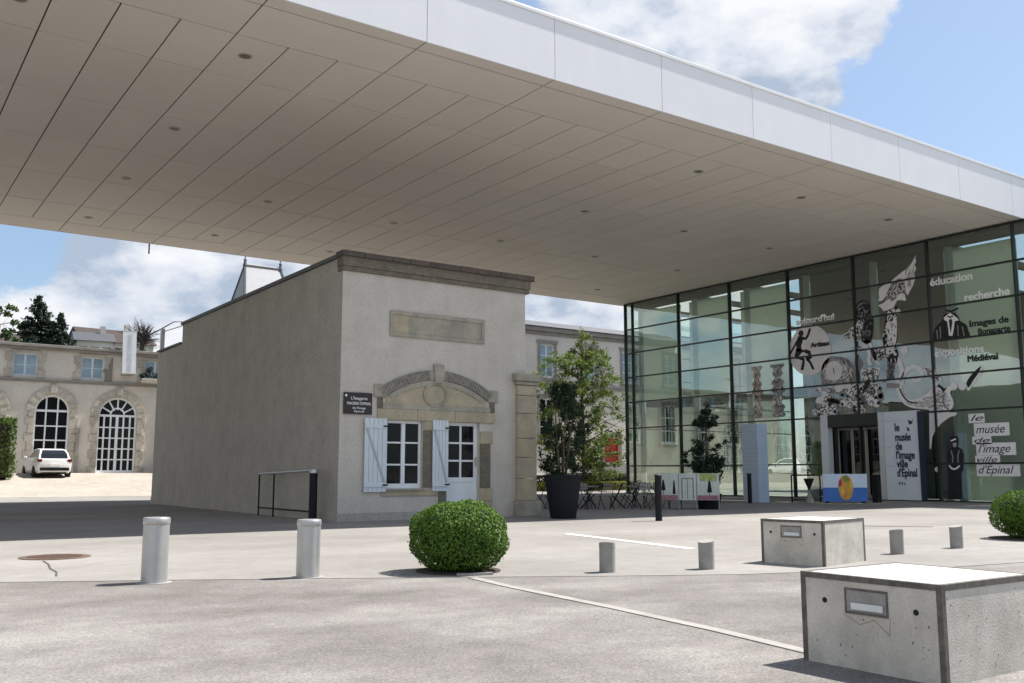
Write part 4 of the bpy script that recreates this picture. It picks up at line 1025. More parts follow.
text_mesh('i.', .2, M['ink'], s, Vector((36.59, 23.55, .66)), WEST, width=.12)
mb = MB(); mb.prism([(-.52, 3.18), (-.46, 3.4), (-.62, 3.3), (-.70, 3.42), (-.66, 3.22)], -.108, -.1005, 'x'); mb.prism([(-.42, 2.92), (-.40, 3.1), (-.5, 3.02), (-.52, 2.9)], -.108, -.1005, 'x'); mb.build('emblem', M['ink'], s)
mb = MB()
for zz, a, b in ((3.35, .68, -.1), (2.25, .6, .35), (1.45, .62, .1)): mb.box(-.104, -.1003, b, a, zz, zz + .025)
mb.build('ruled_line', M['ink_faint'], s)

# poster board
s = empty('poster_board', (32.35, 23.4, 0), 0.0); tag(s, 'low white and blue poster board with an orange oval face, in front of the entrance', 'poster board')
dirv = Vector((1.22, -.90)).normalized(); s.rotation_euler = (0, 0, math.atan2(dirv.y, dirv.x))
mb = MB(); mb.box(-.86, .86, -.03, .03, .60, 1.13); mb.build('upper_half', M['poster_white'], s)
mb = MB(); mb.box(-.86, .86, -.03, .03, .06, .599); mb.build('lower_half', M['poster_blue'], s)
mb = MB(); mb.prism([(0.02 + .29 * math.cos(t * math.pi / 16), .60 + .49 * math.sin(t * math.pi / 16)) for t in range(32)], -.040, -.0305, 'y'); fo = mb.build('oval_face', M['orange'], s)
mb = MB(); mb.prism([(.22, .95), (.29, .72), (.28, .5), (.18, .62)], -.046, -.0405, 'y'); mb.prism([(-.2, .5), (-.08, .62), (-.02, .42), (-.12, .3)], -.046, -.0405, 'y'); mb.build('yellow_patch', M['yellow'], s)
mb = MB(); mb.prism([(-.10, 1.04), (.10, 1.07), (.16, .92), (.04, .80), (-.06, .88)], -.046, -.0405, 'y'); mb.build('green_patch', M['green_ink'], s)
mb = MB(); mb.prism([(-.24, .86), (-.14, .95), (-.12, .72), (-.2, .62), (-.27, .66)], -.047, -.0405, 'y'); mb.build('crimson_patch', M['crimson'], s)
for x in (-.7, .7):
    mb = MB(); mb.box(x - .03, x + .03, -.2, .2, 0, .058); mb.build('foot', M['dark'], s)
s = empty('bollard', (33.6, 22.85, 0)); tag(s, 'thick black post at the right end of the poster board', 'bollard')
mb = MB(); mb.box(-.13, .13, -.13, .13, 0, 1.10); mb.build('shaft', M['dark'], s, bevel=.015)
mb = MB(); mb.box(-.10, .10, -.10, .10, 1.102, 1.13); mb.build('cap', M['steel_dull'], s, bevel=.008)

# pale blue tower of blocks
s = empty('block_tower', (29.9, 25.75, 0), R(8)); tag(s, 'square tower of stacked pale blue blocks in front of the glass', 'display')
mb = MB()
for k in range(19):
    for q in range(2):
        mb.box(-.36 + q * .362, -.004 + q * .362, -.36, .36, .02 + k * .163, .02 + k * .163 + .157)
mb.build('block_stack', M['blue_block'], s, bevel=.004)
mb = MB(); mb.box(-.345, .345, -.345, .345, 0, 3.10); mb.build('core', M['blue_gap'], s)
s = empty('bollard', (29.0, 25.3, 0)); tag(s, 'thin black post standing just left of the blue block tower', 'bollard')
mb = MB(); mb.box(-.06, .06, -.06, .06, 0, 1.12); mb.build('shaft', M['dark'], s, bevel=.01)
mb = MB(); mb.box(-.07, .07, -.07, .07, 1.122, 1.15); mb.build('cap', M['dark'], s)

# black tube stand with hanging cone
s = empty('display_stand', (31.7, 24.75, 0), math.atan2(-1.0, .5) + R(18)); tag(s, 'black tube frame stand holding an inverted black cone on a grey pedestal', 'stand')
for x in (-.55, .55):
    mb = MB(); mb.tube([(x, 0, 0), (x, 0, 1.08)], .03); mb.build('post', M['dark'], s)
mb = MB(); mb.tube([(-.55, 0, 1.08), (.55, 0, 1.08)], .03); mb.build('top_bar', M['dark'], s)
mb = MB(); mb.tube([(-.55, 0, .1), (.55, 0, .1)], .025); mb.build('lower_bar', M['dark'], s)
mb = MB(); mb.lathe([(.03, .5), (.20, .92), (.20, .95)], (.12, 0, 0), 24); mb.build('cone', M['dark'], s, smooth=True)
mb = MB(); mb.lathe([(.17, .0), (.15, .12), (.05, .38), (.04, .5)], (.12, 0, 0), 24); mb.build('pedestal', M['steel_dull'], s, smooth=True)

# printed panels
pa = Vector((21.9, 23.05)); pb = Vector((23.25, 21.55))
pd = (pb - pa); s = empty('panel_screen', (*pa, 0), math.atan2(pd.y, pd.x)); tag(s, 'low screen of three pale printed panels with dark cone figures, before the potted tree', 'screen')
W_ = pd.length
def panel(a, b, m):
    mb = MB(); mb.box(a, b, -.02, .02, .30, 1.16); return mb.build('panel', m, s)
p1 = panel(0, W_ * .36, M['panel_print']); p2 = panel(W_ * .37, W_ * .64, M['panel_print']); p3 = panel(W_ * .65, W_, M['panel_print'])
for x in (0.01, W_ * .365, W_ * .645, W_ - .01):
    mb = MB(); mb.box(x - .02, x + .02, .021, .06, 0, 1.17); mb.build('post', M['steel_dull'], s)
for x, z0, z1, w in ((W_ * .12, .62, .95, .07), (W_ * .29, .5, .93, .05), (W_ * .85, .55, .98, .08)):
    mb = MB(); mb.prism([(x - w, z0), (x + w, z0), (x + .02, z1), (x - .02, z1)], -.028, -.0205, 'y'); mb.box(x - .008, x + .008, -.028, -.0205, .34, z0 - .001); mb.build('cone_figure', M['dark'], s)
mb = MB()
for k in range(16):
    x = W_ * (k + .5) / 16; mb.box(x - .004, x + .004, -.0245, -.0205, .42, 1.15)
mb.build('bar_print', M['shutter_line'], s)
mb = MB(); mb.box(W_ * .41, W_ * .425, -.029, -.025, .34, .98); mb.box(W_ * .585, W_ * .60, -.029, -.025, .34, .98); mb.box(W_ * .41, W_ * .60, -.029, -.025, .985, 1.01); mb.box(W_ * .498, W_ * .508, -.029, -.025, .34, .98); mb.build('door_print', M['stain'], s)
mb = MB(); mb.box(W_ * .70, W_ * .96, -.034, -.030, .92, 1.14); mb.build('foliage_print', M['panel_green'], s)
mb = MB(); mb.box(.02, W_ * .35, -.034, -.030, .31, .46); mb.box(W_ * .66, W_ * .99, -.034, -.030, .31, .46); mb.build('flower_print', M['panel_pink'], s)


# ------------------------------------------------------------------ planters, plants
def foliage_cloud(rng, blobs, n, size, aspect=.45, shell=.35):
    """leaf quads through several overlapping ellipsoids, denser near their skins"""
    w = np.array([b[3] * b[4] * b[5] for b in blobs]) ** (2 / 3); w /= w.sum()
    ids = rng.choice(len(blobs), n, p=w); B = np.array(blobs)[ids]
    d = rng.normal(0, 1, (n, 3)); d /= np.linalg.norm(d, axis=1)[:, None]
    r = (1 - rng.random(n) ** 1.6 * (1 - shell))[:, None] * rng.uniform(.9, 1.07, n)[:, None]
    c = B[:, :3] + d * r * B[:, 3:6]
    return leaves(c, d, size, aspect, .75, rng)


def planter(x, y, h, rt, rb, label, sq=False):
    s = empty('planter', (x, y, 0)); tag(s, label, 'planter')
    mb = MB(); mb.lathe([(rb * .97, .0), (rb, .03), (rt * .97, h - .08), (rt, h - .07), (rt, h), (rt * .9, h), (rt * .88, h - .07)], n=32); mb.build('pot', M['planter'], s, smooth=True)
    mb = MB(); mb.lathe([(rt * .87, h - .10), (rt * .87, h - .06)], n=24); mb.build('soil', M['soil'], s)
    return s


planter(15.60, 19.93, 1.13, .50, .34, 'big tapered charcoal planter beside the stone pillar of the gatehouse')
rng = np.random.default_rng(4)
s = empty('shrub', (15.60, 19.93, 1.07)); tag(s, 'tall dark evergreen shrub growing in the big charcoal planter', 'shrub')
mb = MB()
for k in range(6):
    a = k * 1.05; mb.tube([(.08 * math.cos(a), .08 * math.sin(a), 0), (.2 * math.cos(a), .2 * math.sin(a), 1.0), (.35 * math.cos(a + .3), .35 * math.sin(a + .3), 1.9 + .15 * (k % 3))], [.028, .02, .008], 6)
mb.build('stem', M['bark'], s)
bl = []
for k in range(70):
    z = rng.uniform(.0, 2.5); rr = (.55 if z < 1.6 else .55 * (1 - (z - 1.6) / 1.5)) * rng.uniform(.2, 1.25); a = rng.uniform(0, 6.28)
    bl.append((rr * math.cos(a), rr * math.sin(a), z, rng.uniform(.08, .2), rng.uniform(.08, .2), rng.uniform(.10, .25)))
v, f = foliage_cloud(rng, bl, 4600, .055, .42, .1); mb = MB(); mb.add(v, f); mb.build('crown', M['shrub_leaf'], s, fix=False)

planter(23.45, 22.2, .50, .42, .34, 'low black pot behind the printed panels')
s = empty('potted_tree', (23.45, 22.2, .42)); tag(s, 'small potted tree with layered dark leaves in front of the glass', 'tree')
mb = MB(); mb.tube([(0, 0, 0), (.02, 0, 1.2), (.0, .03, 2.2), (.03, 0, 3.1)], [.04, .032, .022, .008], 8)
rng = np.random.default_rng(77)
tips = []
for k in range(34):
    z = rng.uniform(.5, 2.75); a = rng.uniform(0, 6.28); l = .70 * (1 - max(0, z - 1.2) / 2.1) * rng.uniform(.55, 1.15)
    e = (l * math.cos(a), l * math.sin(a), z + l * .45); mb.tube([(0, 0, z), (e[0] * .5, e[1] * .5, z + l * .25), e], [.014, .010, .004], 5); tips.append(e); tips.append((e[0] * .6, e[1] * .6, z + l * .28))
mb.build('trunk', M['bark'], s)
v, f = foliage_cloud(rng, [(t[0], t[1], t[2], rng.uniform(.08, .17), rng.uniform(.08, .17), rng.uniform(.07, .14)) for t in tips] + [(0, 0, 2.95, .1, .1, .25)], 2900, .06, .42, .05); mb = MB(); mb.add(v, f)
v, f = foliage_cloud(rng, [(0, 0, .75, .5, .5, .5), (.2, -.1, 1.1, .35, .35, .35), (-.2, .15, 1.0, .3, .3, .3)], 2200, .06, .45, .3); mb.add(v, f)
mb.build('crown', M['dark_leaf'], s, fix=False)


def box_ball(x, y, rx, rz, label, seed, n=15000):
    rng = np.random.default_rng(seed)
    s = empty('box_bush', (x, y, 0)); tag(s, label, 'bush', 'clipped box bushes')
    d = rng.normal(0, 1, (n, 3)); d /= np.linalg.norm(d, axis=1)[:, None]
    def rad(d):
        bump = 0
        for k in range(9):
            kd = Vector((math.sin(k * 2.1), math.cos(k * 1.3), math.sin(k * .9 + 1))).normalized()
            bump = bump + .011 * np.sin(d @ np.array(kd) * (5 + k) + k * 1.7)
        return 1 + bump
    sq = (np.abs(d) ** 2.45).sum(1) ** (-1 / 2.45)                    # slightly squared clipped shape
    r = rad(d) * sq * (1 - rng.random(n) ** 2.2 * .13)
    tuft = np.where(rng.random(n) < .04, rng.uniform(1.0, 1.06, n), 1.0)
    c = d * (r * tuft)[:, None] * np.array([rx, rx, rz]); c[:, 2] += rz * .98
    keep = c[:, 2] > .03; c, d2 = c[keep], d[keep]
    v, f = leaves(c, d2, .019, .55, .6, rng)
    mb = MB(); mb.add(v, f)
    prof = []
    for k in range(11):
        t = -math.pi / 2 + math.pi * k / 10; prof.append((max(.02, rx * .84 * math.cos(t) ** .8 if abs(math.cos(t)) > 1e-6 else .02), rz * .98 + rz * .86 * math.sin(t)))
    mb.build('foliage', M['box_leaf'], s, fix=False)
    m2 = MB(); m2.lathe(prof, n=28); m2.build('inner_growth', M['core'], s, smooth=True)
    return s


def ring_bed(x, y, r):
    mb = MB(); mb.lathe([(r, 0), (r, .012), (r * .4, .02)], (x, y, 0), 36); tag(mb.build('soil_bed', M['soil']), kind='structure')


ring_bed(6.30, 10.14, .52)
strip('kerb_edge', M['steel_dull'], [(5.98, 9.66), (6.15, 9.58), (6.4, 9.54)], .05, 0.0, .03)
box_ball(6.29, 10.12, .575, .425, 'clipped round box bush in the middle of the forecourt, between the steel bollards', 21)
ring_bed(17.85, 8.95, .75)
box_ball(17.88, 8.95, .68, .445, 'clipped round box bush at the right edge, cut off by the frame', 22, 15000)


# ------------------------------------------------------------------ steel bollards
def steel_bollard():
    root = empty('bollard', (2.9, 10.96, 0))
    mb = MB(); mb.lathe([(.138, 0), (.138, .63)], n=40); mb.build('shaft', M['steel'], root, smooth=True)
    mb = MB(); mb.lathe([(.138, .632), (.144, .64), (.144, .695), (.138, .705), (.12, .708)], n=40); mb.build('cap', M['steel'], root, smooth=True)
    mb = MB(); mb.lathe([(.19, 0), (.19, .009)], n=32); mb.build('base_plate', M['steel_dull'], root)
    return root


b0 = steel_bollard(); tag(b0, 'tall brushed steel bollard, the one nearest the manhole cover', 'bollard', 'steel bollards along the forecourt edge')
b1 = copy_tree(b0); b1.location = (4.5, 10.52, 0); b1.scale = (.97, .97, .93); tag(b1, 'tall brushed steel bollard between the gatehouse side wall and the round bush')


def short_bollard():
    root = empty('bollard', (7.72, 9.0, 0))
    mb = MB(); mb.lathe([(.098, 0), (.098, .29)], n=32); mb.build('shaft', M['steel_dull'], root, smooth=True)
    mb = MB(); n = 32; v = []
    for k in range(n):
        a = 2 * math.pi * k / n; v.append((.1 * math.cos(a), .1 * math.sin(a), .291))
    for k in range(n):
        a = 2 * math.pi * k / n; v.append((.1 * math.cos(a), .1 * math.sin(a), .345 + .018 * math.cos(a + 2.4)))
    mb.add(v, [(k, (k + 1) % n, n + (k + 1) % n, n + k) for k in range(n)] + [tuple(range(n, 2 * n)), tuple(reversed(range(n)))]); mb.build('cap', M['steel_dull'], root, smooth=True)
    return root


c0 = short_bollard(); tag(c0, 'short grey bollard right of the round bush, nearest the white road line', 'bollard', 'short grey bollards')
for (x, y), lb in (((8.98, 8.57), 'short grey bollard with a dark stain, just left of the far concrete block'), ((12.93, 8.5), 'short grey bollard just right of the far concrete block'), ((14.7, 8.6), 'short grey bollard nearest the bush at the right edge')):
    o = copy_tree(c0); o.location = (x, y, 0); o.rotation_euler = (0, 0, x); tag(o, lb)


# ------------------------------------------------------------------ concrete blocks
def concrete_block(x, y, rz, w, d, h, label, seed):
    s = empty('concrete_block', (x, y, 0), rz); tag(s, label, 'concrete block', 'concrete blocks on the forecourt')
    rnd = random.Random(seed)
    mb = MB(); mb.box(0, w, 0, d, 0, h - .012); mb.build('body', M['concrete'], s)
    mb = MB(); mb.box(.034, w - .034, .034, d - .034, h - .0115, h + .001); mb.build('top', M['concrete_top'], s)
    t = .032; e = .004; mb = MB()
    for xx in (-e, w - t):
        for yy in (-e, d - t): mb.box(xx, xx + t + e, yy, yy + t + e, 0, h + .0035)
    for yy in (-e, d - t): mb.box(t + .0005, w - t - .0005, yy, yy + t + e, h - t, h + .003)
    for xx in (-e, w - t): mb.box(xx, xx + t + e, t + .0005, d - t - .0005, h - t, h + .003)
    mb.build('edge_trim', M['trim'], s)
    # lifting recess on the -X face
    cy = d * .51; z0 = h * .60
    mb = MB(); a, b, c, dd = cy - .15, cy + .15, z0, z0 + .155
    mb.box(-.006, -.0005, a, b, c, c + .014); mb.box(-.006, -.0005, a, b, dd - .014, dd); mb.box(-.006, -.0005, a, a + .012, c + .0145, dd - .0145); mb.box(-.006, -.0005, b - .012, b, c + .0145, dd - .0145)
    r_ = mb.build('lifting_plate', M['trim'], s)
    mb = MB(); mb.box(-.0035, -.0005, a + .0125, b - .0125, c + .0145, dd - .0145); mb.build('plate_face', M['steel_dull'], r_)
    mb = MB(); mb.box(-.020, -.004, a + .028, b - .05, c + .025, c + .07); mb.build('handle', M['alu'], r_, bevel=.006)
    for yy, zz in ((cy + .30, h * .71), (cy - .33, h * .70)):
        mb = MB()
        q = [(yy + .017 * math.cos(t * math.pi / 8), zz + .017 * math.sin(t * math.pi / 8)) for t in range(16)]
        mb.prism(q, -.003, -.0005, 'x')
        mb.build('bolt_hole', M['dark'], s)
    mb = MB()
    for k in range(30):
        zz = rnd.uniform(.04, h - .06); uu = rnd.uniform(.05, w - .06); r = rnd.uniform(.0015, .0045)
        mb.prism([(uu + r * math.cos(t * 1.05) * rnd.uniform(.6, 1.3), zz + r * math.sin(t * 1.05) * rnd.uniform(.8, 2.0)) for t in range(6)], -.0022, -.0005, 'y')
    for k in range(16):
        zz = h * .5 * rnd.random() ** 1.5 + .04; uu = rnd.uniform(.05, d - .06); r = rnd.uniform(.002, .006)
        mb.prism([(uu + r * math.cos(t * 1.05) * rnd.uniform(.6, 1.3), zz + r * math.sin(t * 1.05) * rnd.uniform(.8, 2.4)) for t in range(6)], -.0022, -.0005, 'x')
    mb.build('pit', M['pit'], s)
    mb = MB()
    crack = [(cy + .16, z0 - .01), (cy + .05, z0 - .06), (cy - .05, z0 - .02), (cy - .15, z0 - .10), (cy - .16, z0 + .0)]
    for p, q in zip(crack[:-1], crack[1:]):
        dv = (Vector(q) - Vector(p)).normalized(); nv = Vector((-dv.y, dv.x)) * .0014
        mb.prism([tuple(Vector(p) + nv), tuple(Vector(q) + nv), tuple(Vector(q) - nv), tuple(Vector(p) - nv)], -.0018 , -.0005, 'x')
    mb.build('crack', M['stain'], s)
    return s


concrete_block(5.18, 3.14, 0, 1.04, .97, .56, 'near square concrete block with metal edges, large at the lower right corner', 1)
concrete_block(10.41, 7.88, R(10), 1.16, .90, .575, 'farther square concrete block, smaller, between the short grey bollards', 2)


# ------------------------------------------------------------------ cafe terrace
def cafe_chair():
    s = empty('cafe_chair', (0, 0, 0))
    for x in (-.2, .2):
        mb = MB(); mb.tube([(x, -.24, 0), (x * .95, .22, .86)], .013, 6); mb.build('leg', M['dark'], s)
        mb = MB(); mb.tube([(x * .85, .26, 0), (x * .85, -.2, .46)], .013, 6); mb.build('leg', M['dark'], s)
    mb = MB()
    for k in range(5): mb.box(-.2, .2, -.2 + k * .085, -.13 + k * .085, .45, .465)
    mb.build('seat', M['steel_dull'], s)
    mb = MB()
    for k in range(2): mb.box(-.19, .19, .16 + k * .06, .18 + k * .06, .64 + k * .12, .72 + k * .12)
    mb.build('backrest', M['steel_dull'], s)
    return s


c0 = cafe_chair()
spots = [((19.8, 24.3), 2.4, 'dark folding cafe chair nearest the charcoal planter'), ((20.5, 23.9), 5.2, 'dark folding cafe chair facing away, second from the charcoal planter'),
         ((21.0, 25.4), 1.0, 'dark folding cafe chair behind the first cafe table'), ((21.6, 23.4), 2.9, 'dark folding cafe chair in the middle of the terrace row'),
         ((22.3, 24.9), 4.4, 'dark folding cafe chair at the far side of the terrace, before the low hedge'), ((22.6, 23.9), .4, 'dark folding cafe chair beside the second cafe table'),
         ((20.2, 25.0), 1.7, 'dark folding cafe chair tucked behind the first cafe table, turned sideways'), ((21.4, 24.4), 3.9, 'dark folding cafe chair between the two cafe tables'),
         ((22.9, 23.2), 5.6, 'dark folding cafe chair just left of the printed panels'), ((23.3, 25.4), 2.6, 'dark folding cafe chair at the back of the row, close to the glass'),
         ((19.0, 25.2), 3.3, 'dark folding cafe chair half hidden by the charcoal planter'), ((23.6, 24.6), 2.0, 'dark folding cafe chair nearest the glass corner')]
for i, ((x, y), a, lb) in enumerate(spots):
    o = c0 if i == 0 else copy_tree(c0)
    o.location = (x, y, 0); o.rotation_euler = (0, 0, a); tag(o, lb, 'chair', 'cafe chairs on the terrace')


def cafe_table(x, y, label):
    s = empty('cafe_table', (x, y, 0)); tag(s, label, 'table', 'cafe tables on the terrace')
    mb = MB(); mb.lathe([(.33, .71), (.34, .715), (.34, .735), (.33, .74)], n=28); mb.build('tabletop', M['steel_dull'], s)
    for a in (0.4, 1.97):
        mb = MB(); c, q = math.cos(a), math.sin(a); mb.tube([(-.28 * c, -.28 * q, 0), (.26 * c, .26 * q, .71)], .014, 6); mb.tube([(.28 * c, .28 * q, 0), (-.26 * c, -.26 * q, .71)], .014, 6); mb.build('leg', M['dark'], s)


cafe_table(20.4, 24.7, 'small round cafe table at the left of the terrace row')
cafe_table(22.0, 24.2, 'small round cafe table at the right of the terrace row')


# ------------------------------------------------------------------ old buildings round the courtyard
def arch_pts(cx, hw, zs, n=16): return [(cx + hw * math.cos(math.pi * k / n), zs + hw * math.sin(math.pi * k / n)) for k in range(n + 1)]


def left_building():
    Y = 56.0; X0, X1 = -34.0, 20.5
    root = empty('stable_block', (7, Y, 1.15)); tag(root, 'long cream two storey block with arched windows and blue attic windows, behind the gravel court', 'building')
    bpy.context.view_layer.update(); inv = root.matrix_world.inverted()
    def P(o, par=None): o.parent = par or root; o.matrix_parent_inverse = inv if par is None else Matrix.Identity(4); return o
    holes = []; attic = []; arches = []
    for k in range(-12, 4):
        x = 7.62 + 3.35 * k
        if X0 + 1 < x < X1 - 1: attic.append(x); holes.append((x - .60, x + .60, 6.28, 7.50))
    for k in range(-12, 4):
        x = 9.08 + 3.35 * k
        if X0 + 1.5 < x < X1 - 1.5:
            dr = abs(x - 12.43) < .1; arches.append((x, dr)); hw = 1.02 if dr else .86
            holes.append((x - hw, x + hw, 1.16 if dr else 2.0, 5.32))
    mb = MB(); wall_holes(mb, X0, X1, 0.2, 7.70, Y, .4, holes)
    mb.box(X0, X1, Y + .42, Y + 11, .2, 7.6)
    P(mb.build('wall', M['wall_left'], fix=False))
    mb = MB(); mb.box(X0 - .1, X1 + .1, Y - .10, Y + .35, 6.06, 6.16); mb.box(X0 - .1, X1 + .1, Y - .06, Y + .3, 5.98, 6.058); P(mb.build('string_course', M['cornice']))
    mb = MB(); mb.box(X0 - .2, X1 + .2, Y - .16, Y + .4, 7.705, 7.84); mb.box(X0 - .2, X1 + .2, Y - .28, Y + .5, 7.842, 8.0); P(mb.build('cornice', M['cornice'], bevel=.02))
    mb = MB(); mb.add([(X0 - .2, Y - .1, 8.003), (X1 + .2, Y - .1, 8.003), (X1 + .2, Y + 6, 8.5), (X0 - .2, Y + 6, 8.5), (X1 + .2, Y + 11.4, 7.7), (X0 - .2, Y + 11.4, 7.7)], [(0, 1, 2, 3), (3, 2, 4, 5)]); P(mb.build('roof', M['roof_zinc'], fix=False))
    rnd = random.Random(2)
    for x in attic:
        a, b, c, d = x - .60, x + .60, 6.28, 7.50
        mb = MB(); yy = Y + .12
        mb.box(a, a + .08, yy, yy + .08, c, d); mb.box(b - .08, b, yy, yy + .08, c, d); mb.box(a + .08, b - .08, yy, yy + .08, d - .08, d); mb.box(a + .08, b - .08, yy, yy + .08, c, c + .1)
        mb.box(x - .05, x + .05, yy, yy + .08, c + .1, d - .08); mb.box(a + .08, x - .05, yy + .01, yy + .07, 6.86, 6.90); mb.box(x + .05, b - .08, yy + .01, yy + .07, 6.86, 6.90)
        w = P(mb.build('window', M['shutter']))
        mb = MB(); mb.box(a + .05, b - .05, yy + .03, yy + .045, c + .05, d - .05); P(mb.build('pane', M['pane_blue']), w)
        mb = MB()
        for sx in (-1, 1):
            for q in range(3):
                ww = .38 if q % 2 == 0 else .24; z0 = 6.2 + q * .44
                mb.box(min(x + sx * .605, x + sx * (.605 + ww)), max(x + sx * .605, x + sx * (.605 + ww)), Y - .05, Y - .003, z0, z0 + .43)
        mb.box(a - .1, b + .1, Y - .045, Y - .003, 7.52, 7.66)
        P(mb.build('window_surround', M['surround'], bevel=.02), w)
    for x, dr in arches:
        hw = 1.02 if dr else .86; zs = 5.32 - hw; zb = 1.16 if dr else 2.0
        # spandrel fill in wall plane + stone ring
        mb = MB(); ap = arch_pts(x, hw, zs)
        half = len(ap) // 2
        mb.prism([(x + hw, 5.32)] + ap[:half + 1], Y - .002, Y + .38, 'y'); mb.prism([(x - hw, 5.32)] + ap[half:][::-1], Y - .002, Y + .38, 'y')
        P(mb.build('spandrel', M['wall_left']))
        mb = MB(); o_ = arch_pts(x, hw + .42, zs); ap2 = arch_pts(x, hw, zs)
        for k in range(16):
            mb.prism([o_[k], o_[k + 1], ap2[k + 1], ap2[k]], Y - .07 - (.012 if k % 2 else 0), Y - .004, 'y')
        z = zb - .1; k = 0
        while z < zs - .02:
            h = min(.45, zs - z); e = .44 if k % 2 == 0 else .30
            for sx in (-1, 1): mb.box(min(x + sx * hw, x + sx * (hw + e)), max(x + sx * hw, x + sx * (hw + e)), Y - .07 - (.012 if k % 2 else 0), Y - .004, z, z + h - .01)
            z += h; k += 1
        mb.box(x - .16, x + .16, Y - .12, Y - .004, zs + hw + .10, zs + hw + .55)
        sur = P(mb.build('arch_surround', M['surround'], bevel=.012))
        # joinery
        mb = MB(); yy0, yy1 = Y + .14, Y + .20; nb = 6 if dr else 3
        mb.box(x - hw, x - hw + .09, yy0, yy1, zb, zs); mb.box(x + hw - .09, x + hw, yy0, yy1, zb, zs); mb.box(x - hw + .09, x + hw - .09, yy0, yy1, zb, zb + .14); mb.box(x - hw + .09, x + hw - .09, yy0 - .01, yy1, zs - .05, zs + .07)
        for k in range(1, nb):
            xx = x - hw + 2 * hw * k / nb; wd = .045 if (dr and k != 3) else .075
            top = zs - .05 if dr else zs + math.sqrt(max(hw ** 2 - (xx - x) ** 2, 0)) - .02
            if dr: mb.box(xx - wd / 1, xx + wd / 1, yy0 + .004, yy1 - .004, zb + .14, top)
            else:
                mb.box(xx - wd / 2, xx + wd / 2, yy0 + .004, yy1 - .004, zb + .14, zs - .05); mb.box(xx - wd / 2, xx + wd / 2, yy0 + .004, yy1 - .004, zs + .07, top)
        zz = zb + .14; rows = 5 if dr else 3
        for k in range(1, rows):
            z1 = zb + .14 + (zs - .05 - zb - .14) * k / rows; mb.box(x - hw + .09, x + hw - .09, yy0 + .012, yy1 - .012, z1 - .035, z1 + .035)
        rim = arch_pts(x, hw, zs + .001); rim2 = arch_pts(x, hw - .10, zs + .001)
        for k in range(16): mb.prism([rim[k], rim[k + 1], rim2[k + 1], rim2[k]], yy0, yy1, 'y')
        if dr:
            for a in (30, 60, 90, 120, 150):
                ca, sa = math.cos(R(a)), math.sin(R(a)); nx, nz = -sa * .04, ca * .04
                mb.prism([(x + .34 * ca + nx, zs + .34 * sa + nz), (x + (hw - .1) * ca + nx, zs + (hw - .1) * sa + nz), (x + (hw - .1) * ca - nx, zs + (hw - .1) * sa - nz), (x + .34 * ca - nx, zs + .34 * sa - nz)], yy0 + .006, yy1 - .006, 'y')
            r1 = arch_pts(x, .40, zs + .07); r2 = arch_pts(x, .32, zs + .07)
            for k in range(16): mb.prism([r1[k], r1[k + 1], r2[k + 1], r2[k]], yy0 + .002, yy1 - .002, 'y')
        j = P(mb.build('door' if dr else 'window', M['white_paint']))
        mb = MB(); mb.box(x - hw, x + hw, yy0 + .028, yy0 + .04, zb, 5.30); P(mb.build('pane', M['pane']), j)
    # odd bits on the wall: iron bracket, chimney stubs
    mb = MB(); mb.prism([(11.62, 6.2), (11.98, 6.2), (11.98, 7.55), (11.88, 7.3), (11.78, 6.85), (11.6, 6.9), (11.45, 6.75), (11.62, 6.65)], Y - .11, Y - .03, 'y'); P(mb.build('iron_bracket', M['stain']))
    mb = MB(); mb.box(10.3, 10.45, Y - .14, Y - .01, 1.2, 3.6); mb.box(10.18, 10.5, Y - .16, Y - .145, 3.3, 3.5) ; P(mb.build('drain_pipe', M['cornice']))


left_building()

s = empty('banner', (12.75, 55.4, 6.4)); tag(s, 'tall narrow white banner with faint upright lettering on the cream block', 'banner')
s.rotation_euler = (0, R(-1.5), 0)
bpy.context.view_layer.update()
mb = MB(); mb.box(-.36, .36, -.02, .02, .25, 2.6); mb.build('cloth', M['white_paint'], s)
mb = MB(); mb.tube([(-.42, 0, 2.62), (.42, 0, 2.62)], .025); mb.tube([(-.42, 0, .22), (.42, 0, .22)], .025); mb.build('rod', M['steel_dull'], s)
mb = MB(); mb.box(-.3, .3, .02, .58, 2.6, 2.65); mb.box(-.3, .3, .02, .58, .16, .21); mb.build('bracket', M['steel_dull'], s)
t = text_mesh("IMAGERIE D'EPINAL", .34, M['ink_faint'], None, Vector((0, 0, 0)), Matrix.Identity(4), width=2.1)
t.parent = s; t.matrix_world = s.matrix_world @ Matrix.Translation((.13, -.026, .38)) @ FRONT @ Matrix.Rotation(R(90), 4, 'Z')

s = empty('flower_basket', (13.95, 55.55, 5.86)); tag(s, 'flower basket with dark plants on the ledge below the attic window', 'flower basket')
mb = MB(); mb.box(-.5, .5, -.25, .2, .30, .55); mb.build('trough', M['surround'], s, bevel=.03)
rng = np.random.default_rng(8)
v, f = foliage_cloud(rng, [(-.1, 0, .95, .25, .2, .35), (-.4, 0, .7, .25, .2, .18), (.35, 0, .75, .2, .2, .25)], 320, .07, .5); mb = MB(); mb.add(v, f); mb.build('plants', M['dark_leaf'], s, fix=False)


